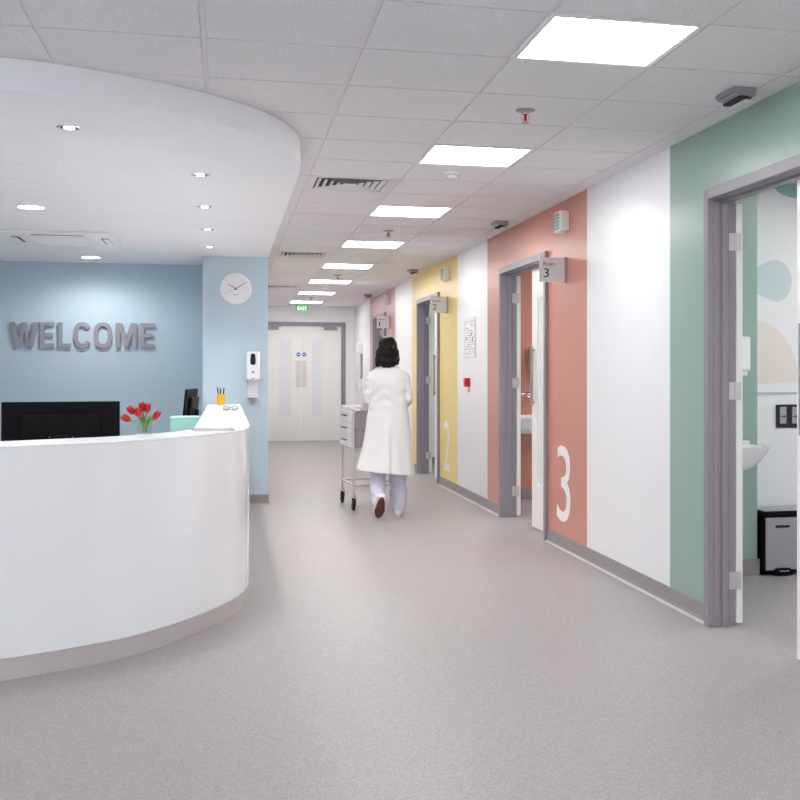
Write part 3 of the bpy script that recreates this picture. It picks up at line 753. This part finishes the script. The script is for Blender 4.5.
# WELCOME letters
t = thing('welcome_sign', 'brushed metal letters spelling WELCOME on the pale blue back wall', 'sign', (0, YW, 0))
import sys
def px2x(u):   # column of the lettering to metres on the back wall
    return -2.144+(u-11)/(154-11)*(2.144-.735)
Z0, Z1 = 1.572, 1.83; Hh = Z1-Z0; tk = .042
def letter(poly):
    MB().prism(poly, -.034, -.01, 'xz').build('letter', M['letter'], t)
a, b = px2x(11), px2x(38); k = (b-a)/4; cm = (a+b)/2; v1, v2 = a+k+.012, b-k-.012
letter([(a, Z1), (a+.044, Z1), (v1+.004, Z0+.085), (cm-.026, Z1), (cm+.026, Z1), (v2-.004, Z0+.085), (b-.044, Z1), (b, Z1), (v2+.03, Z0), (v2-.028, Z0), (cm, Z1-.095), (v1+.028, Z0), (v1-.03, Z0)])
def E_(u0, u1):
    a, b = px2x(u0), px2x(u1); zm = (Z0+Z1)/2
    letter([(a, Z0), (b, Z0), (b, Z0+.04), (a+tk, Z0+.04), (a+tk, zm-.018), (b-.012, zm-.018), (b-.012, zm+.022), (a+tk, zm+.022), (a+tk, Z1-.04), (b, Z1-.04), (b, Z1), (a, Z1)])
E_(40, 54)
a, b = px2x(57.5), px2x(70.5); letter([(a, Z0), (b, Z0), (b, Z0+.04), (a+tk, Z0+.04), (a+tk, Z1), (a, Z1)])
def ring(u0, u1, a0, a1, n=40):
    a, b = px2x(u0), px2x(u1); cx, cz = (a+b)/2, (Z0+Z1)/2; rx, rz = (b-a)/2, Hh/2+.004; out = []; inn = []
    for i in range(n+1):
        th = a0+(a1-a0)*i/n; cc, ss = math.cos(th), math.sin(th); e = .8
        sx = math.copysign(abs(cc)**e, cc); sz = math.copysign(abs(ss)**e, ss)
        out.append((cx+rx*sx, cz+rz*sz)); inn.append((cx+(rx-tk)*sx, cz+(rz-.042)*sz))
    return out, inn
def letter_ring(o_, i_):
    mb = MB()
    n = len(o_); v = [(x, -.034, z) for x, z in o_]+[(x, -.034, z) for x, z in i_]+[(x, -.01, z) for x, z in o_]+[(x, -.01, z) for x, z in i_]
    f = []
    for q in range(n-1):
        f += [(q, q+1, n+q+1, n+q), (2*n+q, 3*n+q, 3*n+q+1, 2*n+q+1), (q, 2*n+q, 2*n+q+1, q+1), (n+q, n+q+1, 3*n+q+1, 3*n+q)]
    f += [(0, n, 3*n, 2*n), (n-1, 3*n-1, 4*n-1, 2*n-1)]
    mb.add(v, f); mb.build('letter', M['letter'], t)
letter_ring(*ring(73, 90.5, math.radians(32), math.radians(328)))
letter_ring(*ring(93, 111.5, 0, 2*PI, 56))
a, b = px2x(115), px2x(136.5); m_ = (a+b)/2
letter([(a, Z0), (a, Z1), (a+.062, Z1), (m_, Z0+.095), (b-.062, Z1), (b, Z1), (b, Z0), (b-.046, Z0), (b-.046, Z1-.1), (m_+.02, Z0), (m_-.02, Z0), (a+.046, Z1-.1), (a+.046, Z0)])
E_(140, 154)
mb = MB()
for u in (18, 31, 42, 60, 76, 88, 97, 108, 118, 134, 143):
    x = px2x(u)
    for z in (Z0+.02, Z1-.02): mb.cyl((x, -.013, z), (x, 0, z), .005, 8)
mb.build('standoff_pins', M['steel'], t)

# wall clock
t = thing('wall_clock', 'round white wall clock with thin black hands on the blue pillar', 'clock', (.097, YP, 2.138))
RX = Matrix.Rotation(PI/2, 4, 'X')
MB().lathe([(.001, 0), (.15, 0), (.155, .01), (.155, .034), (.148, .038), (.001, .038)], n=56, mx=RX).build('case', M['wplastic'], t, smooth=True)
MB().lathe([(.001, .038), (.142, .038), (.142, .039), (.001, .039)], n=48, mx=RX).build('dial', M['paper'], t)
def hand(ang, L, w, back):
    a = math.radians(ang); u = Vector((math.sin(a), 0, math.cos(a))); v = Vector((u.z, 0, -u.x)); b = Vector((0, -.041, 0))
    pts = [b-u*back-v*w, b-u*back+v*w, b+u*L+v*w*.5, b+u*L-v*w*.5]
    mb = MB(); mb.add([p for p in pts]+[p+Vector((0, -.001, 0)) for p in pts], [(0,1,2,3),(7,6,5,4),(0,4,5,1),(1,5,6,2),(2,6,7,3),(3,7,4,0)]); mb.build('clock_hand', M['text'], t)
hand(302, .085, .004, .015); hand(57, .12, .003, .02); hand(243, .12, .0016, .03)
MB().lathe([(.001, .039), (.007, .039), (.007, .044), (.001, .044)], n=16, mx=RX).build('hub', M['text'], t)
MB().box(-.022, .022, -.0398, -.0388, -.062, -.056).build('dial_mark', M['metalgrey'], t)

# hand sanitiser on pillar
t = thing('hand_sanitiser_dispenser', 'white sanitiser dispenser with black window and drip tray on the blue pillar', 'dispenser', (.262, YP, 1.375))
MB().box(-.068, .068, -.1, 0, -.14, .145).build('casing', M['wplastic'], t, bevel=.022, seg=5)
mb = MB(); pl = [(.028*math.cos(a)*(1 if math.sin(a) < 0 else .9), .065+(.06 if math.sin(a) > 0 else .055)*math.sin(a)) for a in [k*PI/12 for k in range(24)]]
pl = [(x*(1.05 if abs(z-.065) > .03 else .8), z) for x, z in pl]; mb.prism([(x*1.25, z) for x, z in pl], -.104, -.099, 'xz'); mb.build('window', M['screen'], t)
MB().box(-.014, .014, -.1015, -.0995, -.07, -.05).build('label', M['metalgrey'], t)
MB().box(-.012, .012, -.1015, -.0995, -.125, -.117).build('spout', M['darkgrey'], t)
mb = MB(); mb.box(-.05, .05, -.012, 0, -.31, -.14); mb.box(-.058, .05, -.1, 0, -.318, -.306); mb.box(-.058, .058, -.1, -.094, -.318, -.298)
mb.build('drip_tray', M['acrylic'], t, bevel=.004)

# ------------------------------------------------------------------ inside the rooms
def basin(loc, lb):
    t = thing('wash_basin', lb, 'wash basin', loc, 0, 'white ceramic wash basins')
    rings = []; n = 40
    for z, sx, sy in [(-.165, .09, .10), (-.155, .14, .15), (-.11, .21, .2), (-.06, .25, .235), (-.02, .275, .25), (0, .285, .255), (0, .262, .235), (-.03, .23, .2), (-.09, .17, .15), (-.12, .08, .08)]:
        rings.append([(sx*math.copysign(abs(math.cos(a))**.85, math.cos(a)), -.235+sy*.92*math.copysign(abs(math.sin(a))**.85, math.sin(a)), z) for a in [2*PI*k/n for k in range(n)]])
    MB().loft(rings).build('bowl', M['ceramic'], t, smooth=True)
    MB().box(-.27, .27, -.05, 0, -.02, .02).build('back_ledge', M['ceramic'], t, bevel=.008)
    mb = MB(); mb.lathe([(.001, -.119), (.022, -.119), (.022, -.115), (.001, -.115)], (0, -.235, 0), 16); mb.build('drain', M['chrome'], t)
    return t
basin((3.01, 6.89, .855), 'white wash basin on the sage green panel inside the nearest room')
basin((2.97, 11.57, .855), 'white wash basin on the coral panel glimpsed through the Room 3 doorway')
def tap(loc, lb):
    t = thing('mixer_tap', lb, 'tap', loc, 0, 'chrome wall taps')
    mb = MB(); mb.cyl((-.07, 0, 0), (-.07, -.05, 0), .02); mb.cyl((.07, 0, 0), (.07, -.05, 0), .02); mb.tube([(-.11, -.055, 0), (.11, -.055, 0)], .019, 16)
    mb.tube([(0, -.055, -.01), (0, -.12, .01), (0, -.2, 0), (0, -.215, -.03)], .011, 12); mb.build('body', M['chrome'], t, smooth=True)
    for s in (-1, 1): MB().tube([(s*.1, -.055, .015), (s*.1, -.075, .045), (s*.1, -.16, .05)], .009, 10).build('lever', M['chrome'], t, smooth=True)
tap((3.0, 11.57, 1.09), 'chrome lever tap above the basin in the coral room')
tap((3.0, 6.89, 1.09), 'chrome lever tap above the basin in the sage green room')
def soap(name, lb, cat, loc, w, h, d, body, foot):
    t = thing(name, lb, cat, loc)
    MB().box(-w/2, w/2, -d, 0, -h/2, h/2).build('casing', body, t, bevel=.012, seg=3)
    MB().box(-w/3, w/3, -d*.9, -.01, -h/2-.03, -h/2).build('outlet', foot, t, bevel=.004)
soap('soap_dispenser', 'white soap dispenser on the sage green panel beside the folded door', 'soap dispenser', (3.212, 6.89, 1.43), .1, .22, .1, M['wplastic'], M['wplastic'])
soap('towel_dispenser', 'silver wall dispenser with dark outlet above the tap in the coral room', 'dispenser', (3.13, 11.57, 1.45), .14, .25, .1, M['steel'], M['slot'])

mb = MB()
def mm(p): return (p[0]*.966, CAM+(p[1]-CAM)*.966)
def blob(pts, mname, lb, y):
    pts = [mm(p) for p in pts]
    c = catmull(pts+[pts[0]], 8)[:-1]; tag(MB().prism(c, y, YM-.0001, 'xz').build('wall_mural_shape', M[mname]), lb, 'mural', 'soft coloured shapes painted on the room wall')
blob([(3.49, 2.0), (3.58, 2.042), (3.66, 2.08), (3.73, 2.09), (3.80, 2.05), (3.838, 1.96), (3.82, 1.87), (3.77, 1.815), (3.71, 1.805), (3.64, 1.83), (3.58, 1.852), (3.49, 1.90)], 'aqua', 'pale aqua blob on the white wall inside the nearest room', YM-.0012)
arc = [(3.56+.33*math.cos(a), 1.25+.42*math.sin(a)) for a in [k*PI/24 for k in range(18)]]
arc.append((3.475, 1.6))
tag(MB().prism([mm(p) for p in arc if p[0] > 3.48]+[(3.357, mm((0, 1.222))[1])], YM-.0012, YM-.0001, 'xz').build('wall_mural_shape', M['cream']), 'pale peach half circle on the white wall inside the nearest room', 'mural', 'soft coloured shapes painted on the room wall')
blob([(3.70, 2.60), (3.745, 2.56), (3.81, 2.535), (3.88, 2.53), (3.96, 2.55), (4.02, 2.60), (3.96, 2.625), (3.8, 2.625)], 'teal', 'teal blob near the top of the white wall inside the nearest room', YM-.0012)
struct('trim_4', MB().box(3.36, XE, YM-.012, YM, 1.172, 1.18), M['acrylic'])
for n, (x, lb) in enumerate([(3.633, 'dark framed switch with red mark, left one above the pedal bin'), (3.722, 'dark framed switch with red mark, right one above the pedal bin')]):
    t = thing('wall_switch', lb, 'switch', (x, YM, 1.018), 0, 'pair of dark framed wall switches')
    MB().box(-.042, .042, -.01, 0, -.078, .078).build('surround', M['darkgrey'], t, bevel=.002)
    MB().box(-.018, .03, -.014, -.01, -.05, .062).build('rocker', M['silver'], t, bevel=.002)
    MB().box(-.014, .026, -.0155, -.014, -.006, .002).build('red_mark', M['redprint'], t)
    MB().box(.006, .018, -.0165, -.0155, -.007, .006).build('indicator', M['slot'], t)
# pedal bin
t = thing('pedal_bin', 'silver and black pedal bin on the floor of the nearest room', 'bin', (3.592, 6.965, 0), 0)
w, dp = .22, .13
MB().box(-w, w, -dp, dp, .02, .375).build('body', M['black'], t, bevel=.025, seg=4)
MB().box(-w+.014, w-.01, -dp-.006, -dp+.02, .035, .375).build('front_panel', M['silver'], t, bevel=.004)
mb = MB(); mb.box(-w-.004, w+.004, -dp-.012, dp, .375, .415); l_ = mb.build('lid', M['black'], t, bevel=.01, seg=3)
MB().box(-w+.012, w-.012, -dp+.004, dp-.012, .414, .418).build('lid_plate', M['silver'], l_, bevel=.002)
MB().box(-.14, -.04, -dp-.009, -dp-.005, .308, .325).build('handle_slot', M['slot'], t, bevel=.002)
mb = MB(); mb.prism([(-.155, .008), (-.03, .008), (-.045, .05), (-.14, .05)], -dp-.035, -dp-.004, 'xz'); mb.build('pedal', M['black'], t, bevel=.004)
MB().box(-.125, -.06, -dp-.037, -dp-.034, .03, .036).build('pedal_trim', M['silver'], t)

# ------------------------------------------------------------------ trolley
t = thing('medical_trolley', 'off-white hospital trolley with three drawers pushed by the person', 'trolley', (1.362, 11.30, 0), math.radians(3.5))
hw, hl = .2, .335
MB().box(-hw+.012, hw-.012, -hl+.02, hl-.02, .60, .955).build('drawer_case', M['trolleygrey'], t, bevel=.003)
for k in range(3):
    z0 = .60+.118*k
    dr = MB().box(-hw-.03, -hw+.012, -hl+.022, hl-.005, z0, z0+.112).build('drawer', M['trolley'], t, bevel=.004)
    mb = MB(); mb.tube([(-hw-.03, -.11, z0+.062), (-hw-.05, -.10, z0+.062), (-hw-.05, .10, z0+.062), (-hw-.03, .11, z0+.062)], .006, 8); mb.build('drawer_handle', M['darkgrey'], dr, smooth=True)
mb = MB()
mb.box(-hw-.012, hw+.012, -hl, hl, .955, .965)
for a in ((-hw-.012, -hw-.004, -hl, hl), (hw+.004, hw+.012, -hl, hl), (-hw, hw, -hl, -hl+.008), (-hw, hw, hl-.008, hl)): mb.box(*a, .965, .985)
mb.build('top_tray', M['trolley'], t, bevel=.002)
for sx in (-1, 1):
    for sy in (-1, 1):
        mb = MB(); x, y = sx*hw, sy*hl
        lg = mb.cyl((x, y, .15), (x, y, .955), .0125, 14).build('leg', M['steel'], t, smooth=True)
        ca = MB()
        ca.cyl((x, y, .13), (x, y, .155), .018)
        for s in (-1, 1): ca.prism([(y-.022, .13), (y+.02, .13), (y+.035, .06), (y+.02, .05), (y-.005, .06)], x+s*.021-.0015, x+s*.021+.0015, 'yz')
        ca.box(x-.022, x+.022, y-.022, y+.02, .124, .13)
        cs = ca.build('caster_fork', M['chrome'], lg)
        wh = MB(); wh.lathe([(.001, -.014), (.05, -.014), (.062, -.008), (.062, .008), (.05, .014), (.001, .014)], (x, y+.02, .063), 28, 0, Matrix.Rotation(PI/2, 4, 'Y')); wh.build('wheel', M['rubber'], cs, smooth=True)
mb = MB()
for z in (.24,):
    mb.cyl((-hw, -hl, z), (hw, -hl, z), .01, 12); mb.cyl((-hw, hl, z), (hw, hl, z), .01, 12); mb.cyl((-hw, -hl, z), (-hw, hl, z), .01, 12); mb.cyl((hw, -hl, z), (hw, hl, z), .01, 12)
mb.build('lower_rail', M['steel'], t, smooth=True)
mb = MB(); mb.tube([(-hw, -hl, .95), (-hw, -hl-.08, .955), (-hw+.03, -hl-.1, .955), (hw-.03, -hl-.1, .955), (hw, -hl-.08, .955), (hw, -hl, .95)], .011, 12); mb.build('push_handle', M['steel'], t, smooth=True)
mb = MB(); mb.cyl((-hw, -hl-.012, .765), (hw, -hl-.012, .765), .009, 12); mb.box(-hw+.02, hw-.02, -hl-.002, -hl+.02, .62, .95); mb.build('end_panel', M['trolleygrey'], t, bevel=.003)

# ------------------------------------------------------------------ person
PX, PY = 1.432, 10.40
def person():
    mb = MB()
    # torso, neck
    mb.limb([(0, 0, .90), (0, .0, 1.08), (0, .02, 1.2)], [.115, .1, .095]); mb.ball((0, .01, 1.19), (.14, .09, .15))
    mb.ball((0, -.005, .88), (.155, .105, .11))
    mb.limb([(0, .02, 1.34), (0, .03, 1.45)], [.055, .05])
    # head with face (looks down +Y)
    mb.ball((0, .045, 1.535), (.072, .09, .098), 14); mb.ball((0, .075, 1.48), (.05, .058, .06), 10)
    mb.limb([(0, .13, 1.54), (0, .148, 1.507)], [.009, .014], 8)
    for s in (-1, 1):
        mb.ball((s*.075, .04, 1.525), (.009, .02, .032), 8); mb.ball((s*.03, .121, 1.545), (.014, .01, .009), 8); mb.ball((s*.03, .122, 1.562), (.02, .008, .005), 8)
    mb.ball((0, .131, 1.478), (.024, .008, .006), 8); mb.ball((0, .129, 1.468), (.02, .008, .006), 8)
    # arms
    for s in (-1, 1):
        mb.limb([(s*.11, .0, 1.285), (s*.142, .0, 1.268), (s*.17, .0, 1.09), (s*.172, .26, 1.0), (s*.168, .315, .985)], [.045, .04, .036, .03, .026])
        hp = Vector((s*.165, .365, .985)); mb.ball(hp, (.036, .045, .017), 10); mb.limb([(s*.168, .315, .985), hp], [.025, .02])
        for q, L in enumerate((.062, .070, .066, .052)):
            x = s*(.165+(-.028+.019*q)*(1)); base_ = Vector((x, .395, .987))
            k1 = base_+Vector((0, .030*L/.07, .0)); k2 = k1+Vector((0, .012, -.026*L/.07)); k3 = k2+Vector((0, -.018, -.012))
            mb.limb([Vector((x, .36, .985)), base_, k1, k2, k3], [.011, .0105, .0095, .009, .008], 8)
        th = Vector((s*(.165-.034), .35, .98)); mb.limb([th, th+Vector((-s*.014, .022, -.012)), th+Vector((-s*.010, .042, -.026))], [.012, .0105, .009], 8)
    # legs: left foot behind with raised heel, right foot flat in front
    mb.limb([(-.085, 0, .87), (-.085, .06, .47), (-.095, -.13, .13)], [.082, .056, .038])
    mb.limb([(.085, 0, .87), (.085, .06, .46), (.085, .06, .09)], [.082, .056, .038])
    mb.limb([(-.095, -.14, .11), (-.095, -.10, .05)], [.034, .026]); mb.limb([(.085, .05, .07), (.09, .17, .035)], [.034, .026])
    body = remeshed(mb, 'person', M['skin'], None, .0055, 4)
    body.location = (PX, PY, 0)
    tag(body, 'person with dark hair in a long white coat walking away pushing the trolley', 'person')
    # trousers
    mb = MB()
    mb.ball((0, 0, .86), (.17, .125, .14))
    mb.limb([(-.085, 0, .84), (-.083, .05, .50), (-.098, -.04, .30), (-.10, -.13, .165)], [.1, .077, .071, .064])
    mb.limb([(.085, 0, .84), (.09, .05, .48), (.098, .05, .26), (.098, .04, .095)], [.1, .08, .077, .077])
    f = lambda p: .004*math.sin(p.z*55+math.sin(p.x*40)*2)*max(0, min(1, (.45-p.z)/.2))+.0025*math.sin(p.z*31+p.y*50)
    remeshed(mb, 'trousers', M['trouser'], body, .008, 5, f)
    # shoes
    def shoe(M4, sm):
        rings = []
        L = [(-.12, .026, .028, .052), (-.10, .034, .0, .075), (-.05, .035, .0, .078), (.0, .036, .0, .07), (.05, .043, .0, .052), (.09, .042, .0, .045), (.12, .032, .0, .036), (.138, .015, .006, .024)]
        for y, wx, zl, zh in L:
            rings.append([(wx*math.cos(a), y, .018+zl*.3+(zh-.0)*(.5+.5*math.sin(a))*.9) for a in [2*PI*k/20 for k in range(20)]])
        so = [(.032*math.cos(a)*(1.2 if math.sin(a) > .1 else .95), .135*math.sin(a)) for a in [2*PI*k/24 for k in range(24)]]
        u = MB().loft([[M4 @ Vector(p) for p in r] for r in rings]).build('shoe', M['shoe'], body, smooth=True)
        s2 = MB().prism(so, 0, .02); s2.v = [tuple(M4 @ Vector(p)) for p in s2.v]; s2.build('sole', M[sm], u, bevel=.003)
    shoe(Matrix.Translation((.098, .09, 0.001)) @ Matrix.Rotation(-.08, 4, 'Z'), 'shoe')
    # rear shoe pivots on its toe
    ang = math.radians(-47)
    shoe(Matrix.Translation((-.10, -.10, .008)) @ Matrix.Rotation(.06, 4, 'Z') @ Matrix.Rotation(ang, 4, 'X') @ Matrix.Diagonal((1.25, 1, 1, 1)) @ Matrix.Translation((0, -.132, 0)), 'sole')
    # coat
    mb = MB(); rings = []; n = 72
    prof = [(.405, -.02, .0, .262, .215), (.50, -.015, .0, .245, .2), (.65, -.008, .0, .222, .178), (.8, 0, .0, .203, .158), (.92, .0, .0, .19, .142), (1.0, .002, .0, .176, .13), (1.06, .002, .005, .172, .126),
            (1.15, .0, .008, .172, .125), (1.23, .0, .008, .176, .122), (1.28, 0, .01, .168, .108), (1.32, 0, .012, .143, .092), (1.355, 0, .018, .108, .076), (1.385, 0, .02, .08, .066), (1.405, 0, .022, .068, .06)]
    zz = []; N = 60
    for i in range(N+1):
        z = .405+(1.0*i/N); z = min(z, 1.405)
        for a_, b_ in zip(prof[:-1], prof[1:]):
            if a_[0] <= z <= b_[0]+1e-9: u = (z-a_[0])/(b_[0]-a_[0]); c_ = [a_[q]+(b_[q]-a_[q])*u for q in range(5)]; break
        ring = []
        for k in range(n):
            a = 2*PI*k/n; ca, sa = math.cos(a), math.sin(a)
            low = max(0, min(1, (.98-z)/.55)); fold = 1+low*(.03*math.sin(a*7+.8)+.018*math.sin(a*11+2))
            # centre back vent
            if sa < 0:
                dx = ca*c_[3]+c_[1]-.006
                if z < .86: fold -= .10*math.exp(-((dx-.004)/.012)**2)*min(1, (.86-z)/.06); fold += .035*math.exp(-((dx+.02)/.02)**2)*min(1, (.86-z)/.1)
            x = c_[1]+c_[3]*fold*ca; y = c_[2]+c_[4]*fold*sa
            zz_ = z
            if z < .6: zz_ = z-(x/.26)*.03*(.6-z)/.2
            ring.append((x, y, zz_))
        rings.append(ring)
    mb.loft(rings)
    for s in (-1, 1):
        mb.limb([(s*.10, .008, 1.285), (s*.143, .004, 1.262), (s*.165, .0, 1.17), (s*.176, .0, 1.075), (s*.178, .13, 1.03), (s*.172, .285, .99)], [.062, .058, .053, .05, .048, .041])
    def cd(p):
        d_ = 0
        if p.z > .98 and p.z < 1.3: d_ += .006*math.sin(p.z*58+p.x*24*(1 if p.x > 0 else -1)+1.5*math.sin(p.x*25))*(1-abs(p.z-1.12)/.2 if abs(p.z-1.12) < .2 else 0)
        if abs(p.x) > .165 and p.z > 1.0: d_ += .0025*math.sin(p.z*83+p.y*60+p.x*70)
        if p.z <= .98: d_ += .0015*math.sin(p.x*60+p.z*8)
        return d_
    coat = remeshed(mb, 'lab_coat', M['coat'], body, .0065, 3, cd)
    # collar, back belt, button
    mb = MB(); pts = [(.076*math.cos(a), .02+.068*math.sin(a), 1.392-.006*math.sin(a)) for a in [PI*(-1.35)+PI*1.7*k/24 for k in range(25)]]
    rr = []
    for p in pts:
        c0 = Vector((0, .022, p[2])); o_ = (Vector(p)-c0).normalized()
        P0 = Vector(p); rr.append([P0+Vector((0, 0, .03))-o_*.008, P0+Vector((0, 0, .034)), P0+o_*.02+Vector((0, 0, -.012)), P0+o_*.014+Vector((0, 0, -.018)), P0-o_*.002])
    mb.loft(rr); mb.build('collar', M['coat'], coat, smooth=True)
    mb = MB(); rr = []
    for k in range(25):
        a = PI*1.5+(k/24-.5)*2.5; x = .002+.180*math.cos(a); y = .133*math.sin(a); o_ = Vector((math.cos(a), math.sin(a), 0)); P0 = Vector((x, y, 1.0-.02*abs(k/12-1)))
        rr.append([P0+Vector((0, 0, -.018))-o_*.004, P0+Vector((0, 0, -.018))+o_*.003, P0+Vector((0, 0, .018))+o_*.003, P0+Vector((0, 0, .018))-o_*.004])
    mb.loft(rr); mb.build('back_belt', M['coat'], coat)
    for s in (-1, 1):
        a = PI*1.5+s*1.1; MB().ball((.002+.184*math.cos(a), .137*math.sin(a), .985), (.009, .006, .009), 8).build('button', M['acrylic'], coat, smooth=True)
    # hair
    mb = MB(); mb.ball((-.0, .02, 1.545), (.088, .102, .1), 14); mb.ball((-.005, -.035, 1.49), (.098, .07, .105), 12); mb.ball((-.012, -.045, 1.42), (.098, .055, .07), 12)
    mb.limb([(-.07, .0, 1.5), (-.092, -.02, 1.43), (-.1, -.03, 1.375)], [.04, .03, .018]); mb.limb([(.06, .0, 1.5), (.078, -.02, 1.43), (.078, -.03, 1.395)], [.04, .028, .018])
    mb.ball((.012, -.088, 1.535), (.034, .026, .028), 10)
    hf = lambda p: .0012*math.sin(p.x*300+p.z*40)+.0012*math.sin(p.x*140-p.z*50)
    h = remeshed(mb, 'hair', M['hair'], body, .005, 4, hf)
    MB().tube([(-.012, -.122, 1.55), (.015, -.128, 1.545), (.038, -.112, 1.528)], [.005, .008, .005], 10).build('hair_clip', M['clip'], h, smooth=True)
person()

# ------------------------------------------------------------------ daylight and camera
wd = bpy.data.worlds.new('sky'); scene.world = wd; wd.use_nodes = True
nt = wd.node_tree; bg = nt.nodes['Background']; sk = nt.nodes.new('ShaderNodeTexSky'); sk.sky_type = 'HOSEK_WILKIE'; sk.turbidity = 6; sk.sun_direction = (.3, .4, .85)
mixn = nt.nodes.new('ShaderNodeMix'); mixn.data_type = 'RGBA'; mixn.inputs[0].default_value = .65; mixn.inputs[7].default_value = (.9, .92, 1, 1)
nt.links.new(sk.outputs[0], mixn.inputs[6]); nt.links.new(mixn.outputs[2], bg.inputs[0]); bg.inputs[1].default_value = 1.9

cam = bpy.data.cameras.new('camera'); co = bpy.data.objects.new('camera', cam); scene.collection.objects.link(co)
cam.sensor_width = 36; cam.lens = 1153.3*36/800; cam.shift_x = (400-498.2)/800; cam.shift_y = -(400-372.8)/800
co.location = (0, 0, CAM); co.rotation_euler = (PI/2, 0, -.2321); cam.clip_start = .05
scene.camera = co
vs = scene.view_settings
scene.display_settings.display_device = 'sRGB'; vs.view_transform = 'Standard'; vs.look = 'None'; vs.gamma = 1; vs.use_curve_mapping = False; vs.exposure = .88
scene.cycles.max_bounces = 10; scene.cycles.diffuse_bounces = 6; scene.cycles.sample_clamp_indirect = 8
